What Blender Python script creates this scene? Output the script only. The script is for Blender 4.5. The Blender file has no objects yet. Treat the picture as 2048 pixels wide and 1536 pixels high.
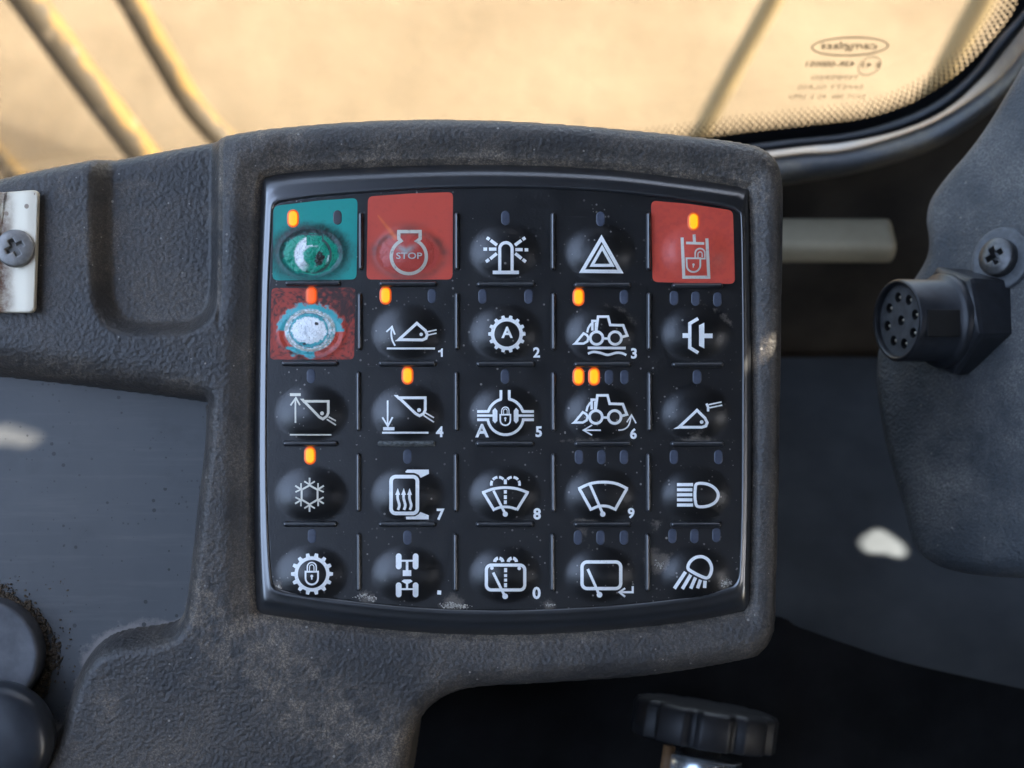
import bpy, bmesh, math, random
import numpy as np
from mathutils import Matrix, Vector
from mathutils.geometry import tessellate_polygon

random.seed(7)
rng = np.random.default_rng(7)
SC = bpy.context.scene
COL = SC.collection
D = bpy.data

# ------------------------------------------------------------------ camera
# Console frame C: millimetres, x right, y up the console face, z out of the face.
# World frame W: metres, z up.  The console face leans TILT back from horizontal.
TILT = math.radians(40.0)
T = Matrix.Rotation(TILT, 4, 'X')
CAMD = 300.0                       # camera distance from the keypad face, mm
cam_d = D.cameras.new('camera')
cam = D.objects.new('camera', cam_d); COL.objects.link(cam)
cam.matrix_world = T @ Matrix.Translation((0, 0, CAMD / 1000))
cam_d.sensor_fit = 'HORIZONTAL'; cam_d.sensor_width = 36.0
cam_d.lens = 36.0 * CAMD / 204.8
cam_d.clip_start = 0.01; cam_d.clip_end = 500.0
cam_d.dof.use_dof = True
cam_d.dof.focus_distance = 0.300
cam_d.dof.aperture_fstop = (cam_d.lens / 1000) / 0.0025
SC.camera = cam

# ------------------------------------------------------------------ sky and sun
SUN = Vector((0.76, 0.0, 0.65)).normalized()
world = D.worlds.new('World'); SC.world = world; world.use_nodes = True
wn = world.node_tree.nodes; wl = world.node_tree.links
bg = wn['Background']; bg.inputs[1].default_value = 0.15
sky = wn.new('ShaderNodeTexSky'); sky.sky_type = 'NISHITA'; sky.sun_disc = False; sky.dust_density = 4.0; sky.ozone_density = 0.1
sky.sun_elevation = math.asin(SUN.z); sky.sun_rotation = math.atan2(SUN.x, SUN.y)
hs = wn.new('ShaderNodeHueSaturation'); hs.inputs['Saturation'].default_value = 0.86   # slightly milky, hazy sky
wl.new(sky.outputs[0], hs.inputs['Color']); wl.new(hs.outputs[0], bg.inputs[0])
sun_d = D.lights.new('sun', 'SUN'); sun_d.energy = 2.6; sun_d.angle = math.radians(0.12)
sun_d.color = (1.0, 0.91, 0.76)
sun = D.objects.new('sun', sun_d); COL.objects.link(sun)
sun.rotation_euler = SUN.to_track_quat('Z', 'Y').to_euler(); sun.location = (1.5, 0.3, 3)

SC.view_settings.view_transform = 'Standard'
SC.view_settings.look = 'None'
SC.view_settings.exposure = 3.68
SC.view_settings.gamma = 1.0
SC.view_settings.use_curve_mapping = False

# ------------------------------------------------------------------ helpers: pixels and frames
def Lp(px, py, z=0.0):
    """pixel of the 2048x1536 photograph -> console-frame point (mm) at height z"""
    k = 0.1 * (CAMD - z) / CAMD
    return np.array([(px - 1024) * k, (768 - py) * k, z])

def wray(px, py):
    d = T.to_3x3() @ Vector(((px - 1024) * 1e-4, (768 - py) * 1e-4, -CAMD / 1000))
    return cam.matrix_world.translation.copy(), d

def onY(px, py, y):
    """pixel -> world point on the plane y = const (window side of the cab)"""
    o, d = wray(px, py); t = (y - o.y) / d.y
    return np.array(o + d * t)

def onZ(px, py, z):
    o, d = wray(px, py); t = (z - o.z) / d.z
    return np.array(o + d * t)

def onPlane(px, py, P0, n):
    o = np.array([0, 0, CAMD]); d = np.array([(px - 1024) * .1, (768 - py) * .1, -CAMD])
    return o + d * (np.dot(P0 - o, n) / np.dot(d, n))

def spline(pts, n=8, closed=False):
    P = [np.array(p, float) for p in pts]; N = len(P); out = []
    rngi = range(N if closed else N - 1)
    for i in rngi:
        if closed:
            a, b, c, d = P[i - 1], P[i], P[(i + 1) % N], P[(i + 2) % N]
        else:
            a, b, c, d = P[max(i - 1, 0)], P[i], P[i + 1], P[min(i + 2, N - 1)]
        for k in range(n):
            t = k / n
            out.append(0.5 * ((2 * b) + (-a + c) * t + (2 * a - 5 * b + 4 * c - d) * t * t + (-a + 3 * b - 3 * c + d) * t ** 3))
    if not closed: out.append(P[-1])
    return np.array(out)

def resample(P, n, closed=False):
    P = np.array(P, float)
    if closed: P = np.vstack([P, P[:1]])
    s = np.concatenate([[0], np.cumsum(np.linalg.norm(np.diff(P, axis=0), axis=1))])
    t = np.linspace(0, s[-1], n + 1)[:-1] if closed else np.linspace(0, s[-1], n)
    return np.stack([np.interp(t, s, P[:, k]) for k in range(P.shape[1])], 1)

def sdf(poly, X, Y):
    """signed distance to polygon, positive inside"""
    P = np.array(poly)[:, :2]; dmin = np.full(X.shape, 1e9); ins = np.zeros(X.shape, bool)
    for i in range(len(P)):
        x0, y0 = P[i]; x1, y1 = P[(i + 1) % len(P)]
        ex, ey = x1 - x0, y1 - y0
        L2 = ex * ex + ey * ey
        if L2 < 1e-12: continue
        t = np.clip(((X - x0) * ex + (Y - y0) * ey) / L2, 0, 1)
        dmin = np.minimum(dmin, np.hypot(X - x0 - t * ex, Y - y0 - t * ey))
        if abs(ey) > 1e-9:
            c = ((y0 > Y) != (y1 > Y)) & (X < ex * (Y - y0) / ey + x0)
            ins ^= c
    return np.where(ins, dmin, -dmin)

def sst(a, b, x):
    t = np.clip((x - a) / (b - a), 0, 1); return t * t * (3 - 2 * t)

_lat = rng.random((256, 256))
def vnoise(X, Y):
    xi = np.floor(X).astype(int); yi = np.floor(Y).astype(int); fx = X - xi; fy = Y - yi
    fx = fx * fx * (3 - 2 * fx); fy = fy * fy * (3 - 2 * fy)
    g = lambda a, b: _lat[a & 255, b & 255]
    return (g(xi, yi) * (1 - fx) + g(xi + 1, yi) * fx) * (1 - fy) + (g(xi, yi + 1) * (1 - fx) + g(xi + 1, yi + 1) * fx) * fy
def fbm(X, Y, o=4):
    r = 0; a = .5; s = 0
    for k in range(o):
        r = r + a * vnoise(X * 2 ** k + 17.3 * k, Y * 2 ** k + 9.1 * k); s += a; a *= .5
    return r / s

# ------------------------------------------------------------------ helpers: objects
BASE = {}
def thing(name, label, cat, base=(0, 0, 0), frame='C', group=None, kind=None):
    o = D.objects.new(name, None); COL.objects.link(o); o.empty_display_size = 0.01
    b = np.array(base, float)
    if frame == 'C': o.matrix_world = T @ Matrix.Translation(Vector(b / 1000))
    else: o.matrix_world = Matrix.Translation(Vector(b))
    o['label'] = label
    if cat: o['category'] = cat
    if group: o['group'] = group
    if kind: o['kind'] = kind
    BASE[o.name] = (b, frame)
    return o

def obj(name, V, F, mat, parent=None, smooth=True, frame='C', base=(0, 0, 0), label=None, cat=None, group=None, kind=None, attrs=None, cols=None):
    V = np.array(V, float).reshape(-1, 3)
    if parent is not None:
        p = parent
        while p.name not in BASE: p = p.parent
        b, frame = BASE[p.name]
    else: b = np.array(base, float)
    V = (V - b) / (1000.0 if frame == 'C' else 1.0)
    me = D.meshes.new(name); me.from_pydata(V.tolist(), [], [list(map(int, f)) for f in F])
    if smooth: me.polygons.foreach_set('use_smooth', [True] * len(me.polygons))
    if attrs:
        for k, a in attrs.items():
            at = me.attributes.new(k, 'FLOAT', 'POINT'); at.data.foreach_set('value', np.array(a, np.float32).ravel())
    if cols is not None:
        at = me.attributes.new('paint', 'FLOAT_COLOR', 'POINT')
        c = np.ones((len(V), 4), np.float32); c[:, :3] = cols; at.data.foreach_set('color', c.ravel())
    me.materials.append(mat); me.update()
    o = D.objects.new(name, me); COL.objects.link(o)
    if parent is not None: o.parent = parent
    else:
        o.matrix_world = (T @ Matrix.Translation(Vector(b / 1000))) if frame == 'C' else Matrix.Translation(Vector(b))
        if label: o['label'] = label
        if cat: o['category'] = cat
        if group: o['group'] = group
    if kind: o['kind'] = kind
    return o

def grid_faces(nu, nv, keep=None, wrap=False):
    """faces of a grid of nu x nv vertices (row-major, v outer)"""
    i = np.arange(nv - 1)[:, None] * nu; j = np.arange(nu if wrap else nu - 1)[None, :]
    a = (i + j); b = i + (j + 1) % nu
    F = np.stack([a, b, b + nu, a + nu], -1).reshape(-1, 4)
    if keep is not None: F = F[keep.reshape(-1)]
    return F

def loft(rings, closed=True, capfirst=False, caplast=False):
    """rings: list of (n,3) arrays"""
    n = len(rings[0]); V = np.vstack(rings); F = grid_faces(n, len(rings), wrap=closed).tolist()
    if capfirst: F.append(list(range(n))[::-1])
    if caplast: F.append([n * (len(rings) - 1) + k for k in range(n)])
    return V, F

def compact(V, F, extra=None):
    F = np.array(F); u, inv = np.unique(F.ravel(), return_inverse=True)
    F2 = inv.reshape(F.shape)
    return V[u], F2, u

class MB:
    def __init__(s): s.V = []; s.F = []
    def add(s, V, F):
        n = len(s.V); s.V += [tuple(v) for v in V]; s.F += [[int(i) + n for i in f] for f in F]
    def box(s, c, h, R=None, bev=0.0):
        """bevelled box: centre c, half sizes h, rotation matrix columns R"""
        R = np.eye(3) if R is None else np.array(R)
        bm = bmesh.new(); bmesh.ops.create_cube(bm, size=2)
        for v in bm.verts: v.co = Vector((v.co.x * h[0], v.co.y * h[1], v.co.z * h[2]))
        if bev: bmesh.ops.bevel(bm, geom=bm.edges[:], offset=bev, segments=3, profile=.6, affect='EDGES')
        bm.verts.index_update()
        s.add([np.array(c) + R @ np.array(v.co) for v in bm.verts], [[v.index for v in f.verts] for f in bm.faces]); bm.free()
    def lathe(s, c, R, prof, n=48, cap0=False, cap1=False, squash=(1, 1)):
        """profile [(r, h)] turned about R's third column at c"""
        R = np.array(R); a = np.linspace(0, 2 * np.pi, n, endpoint=False)
        rings = [np.array(c) + (np.stack([r * np.cos(a) * squash[0], r * np.sin(a) * squash[1], np.full(n, h)], 1) @ R.T) for r, h in prof]
        V, F = loft(rings, True, cap0, cap1); s.add(V, F)
    def tube(s, P, r, n=16):
        P = np.array(P, float); rings = []
        tang = np.gradient(P, axis=0); up = np.array([0.31, 0.2, 0.93])
        for p, t in zip(P, tang):
            t = t / np.linalg.norm(t); u = np.cross(t, up); u /= np.linalg.norm(u); w = np.cross(u, t)
            a = np.linspace(0, 2 * np.pi, n, endpoint=False)
            rings.append(p + r * (np.outer(np.cos(a), u) + np.outer(np.sin(a), w)))
        V, F = loft(rings, True, True, True); s.add(V, F)

def frame_from(n, up=(0, 1, 0)):
    n = np.array(n, float); n /= np.linalg.norm(n)
    u = np.cross(up, n); u /= np.linalg.norm(u); v = np.cross(n, u)
    return np.stack([u, v, n], 1)

# ------------------------------------------------------------------ materials
def newmat(name):
    m = D.materials.new(name); m.use_nodes = True
    return m, m.node_tree.nodes, m.node_tree.links, m.node_tree.nodes['Principled BSDF']
def nd(ns, t, **kw):
    n = ns.new(t)
    for k, v in kw.items():
        if k in n.inputs: n.inputs[k].default_value = v
        else: setattr(n, k, v)
    return n
def coord(ns): return ns.new('ShaderNodeTexCoord').outputs['Object']
def ramp(ns, ls, src, a, b, c0=(0, 0, 0, 1), c1=(1, 1, 1, 1)):
    r = ns.new('ShaderNodeValToRGB'); r.color_ramp.elements[0].position = a; r.color_ramp.elements[1].position = b
    r.color_ramp.elements[0].color = c0; r.color_ramp.elements[1].color = c1
    ls.new(src, r.inputs[0]); return r.outputs[0]
def noise(ns, ls, co, scale, detail=3, rough=.55):
    n = nd(ns, 'ShaderNodeTexNoise'); n.inputs['Scale'].default_value = scale; n.inputs['Detail'].default_value = detail
    n.inputs['Roughness'].default_value = rough; ls.new(co, n.inputs['Vector']); return n.outputs[0]
def math_(ns, ls, op, a, b=None, clamp=False):
    n = ns.new('ShaderNodeMath'); n.operation = op; n.use_clamp = clamp
    for i, x in enumerate((a, b)):
        if x is None: continue
        if isinstance(x, (int, float)): n.inputs[i].default_value = x
        else: ls.new(x, n.inputs[i])
    return n.outputs[0]
def mixc(ns, ls, fac, a, b):
    n = ns.new('ShaderNodeMix'); n.data_type = 'RGBA'
    for k, x in (('Factor', fac), ('A', a), ('B', b)):
        s = [i for i in n.inputs if i.name == k and (i.type == ('VALUE' if k == 'Factor' else 'RGBA'))][0]
        if isinstance(x, (int, float)): s.default_value = x
        elif isinstance(x, tuple): s.default_value = (*x, 1) if len(x) == 3 else x
        else: ls.new(x, s)
    return [o for o in n.outputs if o.type == 'RGBA'][0]
def attr(ns, name):
    a = ns.new('ShaderNodeAttribute'); a.attribute_name = name; return a
def bump(ns, ls, h, dist, strength=1.0, normal=None):
    b = ns.new('ShaderNodeBump'); b.inputs['Distance'].default_value = dist; b.inputs['Strength'].default_value = strength
    ls.new(h, b.inputs['Height'])
    if normal is not None: ls.new(normal, b.inputs['Normal'])
    return b.outputs[0]
def specks(ns, ls, co, scale, size, amount):
    """small scattered grains: voronoi cells, a share of them carry one grain"""
    v = nd(ns, 'ShaderNodeTexVoronoi'); v.inputs['Scale'].default_value = scale; ls.new(co, v.inputs['Vector'])
    sep = ns.new('ShaderNodeSeparateColor'); ls.new(v.outputs['Color'], sep.inputs[0])
    rad = math_(ns, ls, 'MULTIPLY', sep.outputs[1], size)
    a = math_(ns, ls, 'LESS_THAN', v.outputs['Distance'], rad)
    b = math_(ns, ls, 'LESS_THAN', sep.outputs[0], amount)
    return math_(ns, ls, 'MULTIPLY', a, b)

def mat_grain(name, col, dustcol, rough=.5, grain=900, depth=2.0e-4, dust=.5, useattr=True, speck=.15, fga=.30):
    m, ns, ls, p = newmat(name); co = coord(ns)
    g1 = noise(ns, ls, co, grain, 2, .5); g2 = noise(ns, ls, co, grain * 3.1, 2, .6)
    v = nd(ns, 'ShaderNodeTexVoronoi', feature='SMOOTH_F1'); v.inputs['Scale'].default_value = grain * 1.0; ls.new(co, v.inputs['Vector'])
    h = math_(ns, ls, 'ADD', math_(ns, ls, 'MULTIPLY', v.outputs['Distance'], .9), math_(ns, ls, 'ADD', g1, math_(ns, ls, 'MULTIPLY', g2, .35)))
    ls.new(bump(ns, ls, h, depth), p.inputs['Normal'])
    big = noise(ns, ls, co, 45, 5, .65)
    f = ramp(ns, ls, big, .42, .78)
    f = math_(ns, ls, 'MULTIPLY', f, dust)
    if useattr:
        a = attr(ns, 'dirt').outputs['Fac']
        fine = ramp(ns, ls, noise(ns, ls, co, 420, 4, .7), .3, .75)
        f = math_(ns, ls, 'ADD', f, math_(ns, ls, 'MULTIPLY', a, fine), clamp=True)
    hi = ramp(ns, ls, h, .75, 1.35)
    f = math_(ns, ls, 'MULTIPLY', f, math_(ns, ls, 'ADD', math_(ns, ls, 'MULTIPLY', hi, .75), .35), clamp=True)
    c = mixc(ns, ls, f, col, dustcol)
    fg = noise(ns, ls, co, 2600, 3, .7)
    c = mixc(ns, ls, math_(ns, ls, 'MULTIPLY', ramp(ns, ls, fg, .50, .72), fga), c, tuple(.55 * x + .10 for x in dustcol))
    c = mixc(ns, ls, math_(ns, ls, 'MULTIPLY', ramp(ns, ls, fg, .48, .30), .55), c, tuple(x * .3 for x in col))
    sp = specks(ns, ls, co, 700, .20, speck)
    c = mixc(ns, ls, math_(ns, ls, 'MULTIPLY', sp, .6), c, (.32, .29, .25))
    ls.new(c, p.inputs['Base Color'])
    r = math_(ns, ls, 'ADD', rough, math_(ns, ls, 'MULTIPLY', f, .3), clamp=True); ls.new(r, p.inputs['Roughness'])
    p.inputs['Specular IOR Level'].default_value = .5
    return m

def mat_plain(name, col, rough=.5, metal=0.0, var=.15, scale=300, bumpd=0, spec=.5):
    m, ns, ls, p = newmat(name); co = coord(ns)
    n = noise(ns, ls, co, scale, 4, .6)
    c2 = tuple(min(1, x * (1 + var)) for x in col); c1 = tuple(x * (1 - var) for x in col)
    ls.new(ramp(ns, ls, n, .3, .7, (*c1, 1), (*c2, 1)), p.inputs['Base Color'])
    p.inputs['Roughness'].default_value = rough; p.inputs['Metallic'].default_value = metal
    p.inputs['Specular IOR Level'].default_value = spec
    if bumpd: ls.new(bump(ns, ls, n, bumpd), p.inputs['Normal'])
    return m

M = {}
M['housing'] = mat_grain('housing_plastic', (.038, .036, .0345), (.25, .20, .148), rough=.45, grain=1200, depth=1.7e-4, dust=.5)
M['panel'] = mat_grain('panel_plastic', (.052, .060, .067), (.26, .25, .23), rough=.55, grain=1500, depth=2.0e-4, dust=.9, useattr=False, speck=.2, fga=.5)

def mat_mat():
    m, ns, ls, p = newmat('keypad_rubber'); co = coord(ns)
    base = noise(ns, ls, co, 130, 4, .6)
    c = mixc(ns, ls, ramp(ns, ls, base, .35, .75), (.005, .005, .0055), (.011, .0105, .010))
    a = attr(ns, 'dirt').outputs['Fac']
    fine = noise(ns, ls, co, 900, 5, .75)
    fd = ramp(ns, ls, math_(ns, ls, 'ADD', math_(ns, ls, 'MULTIPLY', fine, .8), math_(ns, ls, 'MULTIPLY', a, .5)), .66, .86)
    c = mixc(ns, ls, math_(ns, ls, 'MULTIPLY', fd, .7), c, (.16, .135, .11))
    area = ramp(ns, ls, noise(ns, ls, co, 60, 3, .6), .4, .65)
    sp = math_(ns, ls, 'MULTIPLY', specks(ns, ls, co, 1250, .30, .30), area)
    sp2 = specks(ns, ls, co, 620, .16, .22)
    c = mixc(ns, ls, math_(ns, ls, 'MULTIPLY', math_(ns, ls, 'MAXIMUM', sp, sp2), .55), c, (.40, .37, .33))
    # hair-fine scratches
    w = nd(ns, 'ShaderNodeMapping'); w.inputs['Rotation'].default_value = (0, 0, .9); w.inputs['Scale'].default_value = (60, 2600, 1); ls.new(co, w.inputs['Vector'])
    sc = ramp(ns, ls, noise(ns, ls, w.outputs[0], 1.0, 2, .6), .73, .78)
    c = mixc(ns, ls, math_(ns, ls, 'MULTIPLY', sc, .10), c, (.35, .33, .30))
    ls.new(c, p.inputs['Base Color'])
    r = math_(ns, ls, 'ADD', .24, math_(ns, ls, 'MULTIPLY', noise(ns, ls, co, 220, 4, .65), .16)); ls.new(r, p.inputs['Roughness'])
    ls.new(bump(ns, ls, noise(ns, ls, co, 2200, 2, .5), 2.2e-5), p.inputs['Normal'])
    p.inputs['Specular IOR Level'].default_value = .75
    return m
M['mat'] = mat_mat()
M['rim'] = mat_plain('keypad_rim', (.009, .010, .012), rough=.30, var=.3, scale=150, spec=1.0)
M['rim'].node_tree.nodes['Principled BSDF'].inputs['IOR'].default_value = 1.65
M['rim'].node_tree.nodes['Principled BSDF'].inputs['Coat Weight'].default_value = .8
M['rim'].node_tree.nodes['Principled BSDF'].inputs['Coat Roughness'].default_value = .22
M['ridge'] = mat_plain('ridge_rubber', (.016, .017, .019), rough=.30, var=.5, scale=700, bumpd=4e-5, spec=1.0)
M['ridge'].node_tree.nodes['Principled BSDF'].inputs['IOR'].default_value = 1.6
M['ridge_worn'] = mat_plain('worn_ridge_rubber', (.10, .105, .10), rough=.6, var=.6, scale=1500, bumpd=3e-4)
def mat_ink(name, col, worn=.12, wearcol=(.10, .10, .09)):
    m, ns, ls, p = newmat(name); co = coord(ns)
    f = ramp(ns, ls, noise(ns, ls, co, 1300, 4, .7), .56, .74)
    ls.new(mixc(ns, ls, math_(ns, ls, 'MULTIPLY', f, worn), col, wearcol), p.inputs['Base Color'])
    p.inputs['Roughness'].default_value = .42
    return m
M['ink'] = mat_ink('white_print', (.88, .89, .87), .25)
M['ink_old'] = mat_ink('yellowed_print', (.74, .71, .60), .35)
M['ink_grey'] = mat_ink('worn_grey_print', (.54, .51, .43), .85, (.12, .10, .08))
M['ink_dark'] = mat_ink('dark_print', (.05, .09, .09), .4)
def mat_paint():
    m, ns, ls, p = newmat('colour_print'); co = coord(ns)
    wv = attr(ns, 'wear').outputs['Fac']
    hb = math_(ns, ls, 'MULTIPLY', math_(ns, ls, 'ADD', noise(ns, ls, co, 420, 3, .6), math_(ns, ls, 'MULTIPLY', noise(ns, ls, co, 1400, 3, .6), .3)), wv)
    ls.new(bump(ns, ls, hb, 7e-4), p.inputs['Normal'])
    a = attr(ns, 'paint').outputs['Color']
    f = ramp(ns, ls, noise(ns, ls, co, 900, 4, .7), .5, .8)
    ls.new(mixc(ns, ls, math_(ns, ls, 'MULTIPLY', f, .12), a, (.03, .03, .03)), p.inputs['Base Color'])
    r = math_(ns, ls, 'ADD', .26, math_(ns, ls, 'MULTIPLY', noise(ns, ls, co, 160, 3, .6), .2)); ls.new(r, p.inputs['Roughness'])
    return m
M['paint'] = mat_paint()
M['lens'] = mat_plain('clear_indicator_lens', (.060, .070, .098), rough=.35, var=.2, scale=600)
M['lens_red'] = mat_plain('unlit_lens', (.06, .06, .07), rough=.3)
def mat_emit(name, col, s):
    m, ns, ls, p = newmat(name)
    p.inputs['Base Color'].default_value = (.3, .12, .02, 1); p.inputs['Roughness'].default_value = .35
    p.inputs['Emission Color'].default_value = (*col, 1); p.inputs['Emission Strength'].default_value = s
    return m
M['amber'] = mat_emit('amber_light', (1.0, .36, .0), .115)
M['amber_edge'] = mat_emit('amber_light_edge', (1.0, .06, .0), .045)
M['red_light'] = mat_emit('red_light', (1.0, .05, .005), .115)
M['red_edge'] = mat_emit('red_light_edge', (1.0, .04, .0), .027)

# ------------------------------------------------------------------ the setting (world frame)
GZ = -2.2; FZ = -0.185; WY = 0.17
def mat_ground():
    m, ns, ls, p = newmat('sandy_ground'); co = coord(ns)
    a = noise(ns, ls, co, 1.7, 6, .6); b = noise(ns, ls, co, 14, 5, .65)
    c = mixc(ns, ls, ramp(ns, ls, a, .35, .68), (.116, .086, .051), (.166, .126, .078))
    c = mixc(ns, ls, math_(ns, ls, 'MULTIPLY', ramp(ns, ls, b, .45, .8), .25), c, (.11, .082, .050))
    ls.new(c, p.inputs['Base Color']); p.inputs['Roughness'].default_value = .95; p.inputs['Specular IOR Level'].default_value = .1
    ls.new(bump(ns, ls, b, .008), p.inputs['Normal'])
    return m
s = 120
obj('ground', [(-s, -s, GZ), (s, -s, GZ), (s, s, GZ), (-s, s, GZ)], [(0, 1, 2, 3)], mat_ground(), frame='W', kind='structure', label='sunlit sandy ground outside the cab window')
M['floor'] = mat_plain('cab_floor_mat', (.090, .102, .116), rough=.9, var=.35, scale=18, bumpd=4e-4, spec=.12)
M['wall'] = mat_plain('cab_wall_paint', (.036, .031, .025), rough=.7, var=.75, scale=22)
M['light_blocker'] = mat_plain('blocker_liner', (.028, .028, .029), rough=.9)
mb = MB(); mb.box((0.40, -0.41, FZ - .02), (1.08, .58 - .002, .02)); obj('floor', mb.V, mb.F, M['floor'], frame='W', smooth=False, kind='structure', label='dusty dark floor of the cab')

# unseen roof added to shade the console, small openings invented for the sun flecks
RZ = 0.80
flecks = [  # (point in world, half width x, half width y in metres, rotation)
    (np.array(T @ Vector(Lp(25, 873, -12) / 1000)), .0066, .0014, -.12),
    (onZ(1772, 1087, FZ), .0068, .0050, -.5),
    (np.array(T @ Vector(Lp(1548, 700, 1) / 1000)), .0022, .0030, .3),
]
holes = []
for P, hx, hy, rot in flecks:
    t = (RZ - P[2]) / SUN.z; c = P + np.array(SUN) * t
    # widths are measured across the beam on a surface, the hole is in a level sheet
    a = np.linspace(0, 2 * np.pi, 20, endpoint=False)
    wob = 1 + .22 * np.sin(2 * a + 1) + .16 * np.sin(3 * a + 2)
    x = hx * np.cos(a) * wob; y = hy * np.sin(a) * 1.25 * wob
    holes.append(np.stack([c[0] + x * np.cos(rot) - y * np.sin(rot), c[1] + x * np.sin(rot) + y * np.cos(rot)], 1))
outer = np.array([(-.29, -.95), (1.52, -.95), (1.52, .21), (-.29, .21)])
loops = [[Vector((*p, 0)) for p in outer]] + [[Vector((*p, 0)) for p in h[::-1]] for h in holes]
flat = np.array([tuple(v)[:2] for l in loops for v in l]); tri = tessellate_polygon(loops)
V = np.vstack([np.c_[flat, np.full(len(flat), RZ)], np.c_[flat, np.full(len(flat), RZ + .002)]]); n0 = len(flat)
F = [list(t) for t in tri] + [[i + n0 for i in t][::-1] for t in tri]
k = 0
for l in loops:
    for i in range(len(l)):
        a, b = k + i, k + (i + 1) % len(l); F.append([a, b, b + n0, a + n0])
    k += len(l)
obj('shade_ceiling', V, F, M['light_blocker'], frame='W', smooth=False, kind='structure', label='unseen cab roof added to shade the console, with openings invented for sun flecks')
mb = MB(); mb.box((.2, -.97, .23), (1.0, .018, .55)); obj('wall', mb.V, mb.F, M['light_blocker'], frame='W', smooth=False, kind='structure', label='unseen rear wall of the cab, added to block sky light')  # blocker behind the camera, keeps sky light off the lower slopes

mb = MB(); mb.box((1.50, -.40, .30), (.015, .58, .485)); obj('wall', mb.V, mb.F, M['light_blocker'], frame='W', smooth=False, kind='structure', label='unseen cab end wall beyond the socket housing, added to block light')  # blocker out of view, cuts sky reflections from the right

mb = MB(); mb.box((-.70, -.40, .03), (.015, .56, .22)); obj('wall', mb.V, mb.F, M['light_blocker'], frame='W', smooth=False, kind='structure', label='unseen low wall beyond the open tray, added to block light')  # blocker out of view, cuts low sky light from the left

# ------------------------------------------------------------------ window
S0 = [(-500, 480), (0, 405), (350, 365), (700, 335), (950, 320), (1150, 305), (1300, 290)]
frit = spline(S0 + [(1483, 266), (1622, 250), (1725, 237), (1810, 211), (1878, 175), (1929, 136), (1980, 85), (2014, 44), (2038, 0), (2075, -90), (2110, -230)], 10)
frit2 = spline([(-500, 505), (0, 428), (350, 386), (700, 355), (950, 342), (1150, 328), (1300, 314), (1561, 281), (1690, 267), (1793, 240), (1878, 199), (1946, 142), (1997, 76), (2048, 18), (2085, -50), (2112, -110), (2150, -220)], 10)
seal2 = spline([(-500, 530), (0, 450), (350, 408), (700, 377), (950, 364), (1150, 350), (1300, 336), (1571, 299), (1690, 286), (1800, 262), (1890, 222), (1962, 160), (2012, 100), (2060, 36), (2100, -40), (2125, -105), (2165, -220)], 10)
sill1 = spline([(-500, 545), (0, 465), (350, 422), (700, 390), (950, 377), (1150, 364), (1300, 350), (1571, 309), (1690, 298), (1810, 266), (1895, 228), (1980, 168), (2030, 116), (2080, 44), (2118, -30), (2145, -95), (2185, -215)], 10)
sill2 = spline([(-500, 620), (0, 535), (350, 490), (700, 455), (950, 442), (1150, 430), (1300, 416), (1571, 370), (1657, 356), (1725, 343), (1810, 319), (1880, 292), (1960, 240), (2040, 170), (2110, 60), (2165, -40), (2240, -200)], 10)
win = thing('window', 'tinted cab side window with dotted black edge, rubber seal and printed glass mark', 'window', base=(0, WY, -.3), frame='W')
def mat_glass():
    m, ns, ls, p = newmat('tinted_glass'); out = ns['Material Output']; ns.remove(p)
    tr = nd(ns, 'ShaderNodeBsdfTransparent'); tr.inputs[0].default_value = (.70, .70, .69, 1)
    gl = nd(ns, 'ShaderNodeBsdfGlossy'); gl.inputs['Roughness'].default_value = .02
    fr = nd(ns, 'ShaderNodeFresnel'); fr.inputs[0].default_value = 1.45
    mx = ns.new('ShaderNodeMixShader'); ls.new(math_(ns, ls, 'MULTIPLY', fr.outputs[0], .6), mx.inputs[0]); ls.new(tr.outputs[0], mx.inputs[1]); ls.new(gl.outputs[0], mx.inputs[2])
    ls.new(mx.outputs[0], out.inputs[0]); return m
N = 200
fr_r = resample(frit, N); f2_r = resample(frit2, N); s2_r = resample(seal2, N); l1_r = resample(sill1, N); l2_r = resample(sill2, N)
Yp = lambda R, y: np.array([onY(p[0], p[1], y) for p in R])
mid2 = (f2_r + s2_r) / 2
# pane: from the curve up to the roof, 5 mm thick
low = Yp(f2_r, WY); low = low[(low[:, 2] < .55)]
pts = [(-.75, WY, low[0, 2]), *low, (low[-1, 0] + .03, WY, .78), (-.75, WY, .78)]
n0 = len(pts); V = [*pts, *[(p[0], WY + .005, p[2]) for p in pts]]
tri = tessellate_polygon([[Vector(p) for p in pts]])
F = [list(t) for t in tri] + [[i + n0 for i in t][::-1] for t in tri]
obj('glass_pane', V, F, mat_glass(), win, smooth=False)
M['frit'] = mat_plain('black_frit', (.006, .006, .006), rough=.35)
a = Yp(fr_r, WY - .0006); b = Yp(s2_r, WY - .0006)
V, F = loft([a, b], False); obj('frit_band', V, F, M['frit'], win)
# printed dots, growing towards the edge
mb = MB(); Lfr = resample(spline([tuple(p) for p in frit], 1), 2400)
Wf = Yp(Lfr, WY - .0006); sarc = np.concatenate([[0], np.cumsum(np.linalg.norm(np.diff(Wf, axis=0), axis=1))])
pitch = .0020
for row in range(6):
    off = -.0002 + row * .0014; rad = .00088 - row * .00012
    for q in np.arange(.0 + (row % 2) * pitch / 2, sarc[-1] - .01, pitch):
        i = int(np.searchsorted(sarc, q)); i = min(max(i, 2), len(Wf) - 3)
        if onY is None or Wf[i, 0] < -.02: continue
        t = Wf[i + 2] - Wf[i - 2]; t /= np.linalg.norm(t); nn = np.array([-t[2], 0, t[0]])
        c = Wf[i] + nn * off; aa = np.linspace(0, 2 * np.pi, 10, endpoint=False)
        mb.add([c + rad * (np.cos(x) * t + np.sin(x) * nn) for x in aa], [list(range(10))])
obj('frit_dots', mb.V, mb.F, M['frit'], win, kind='stuff')
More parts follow.
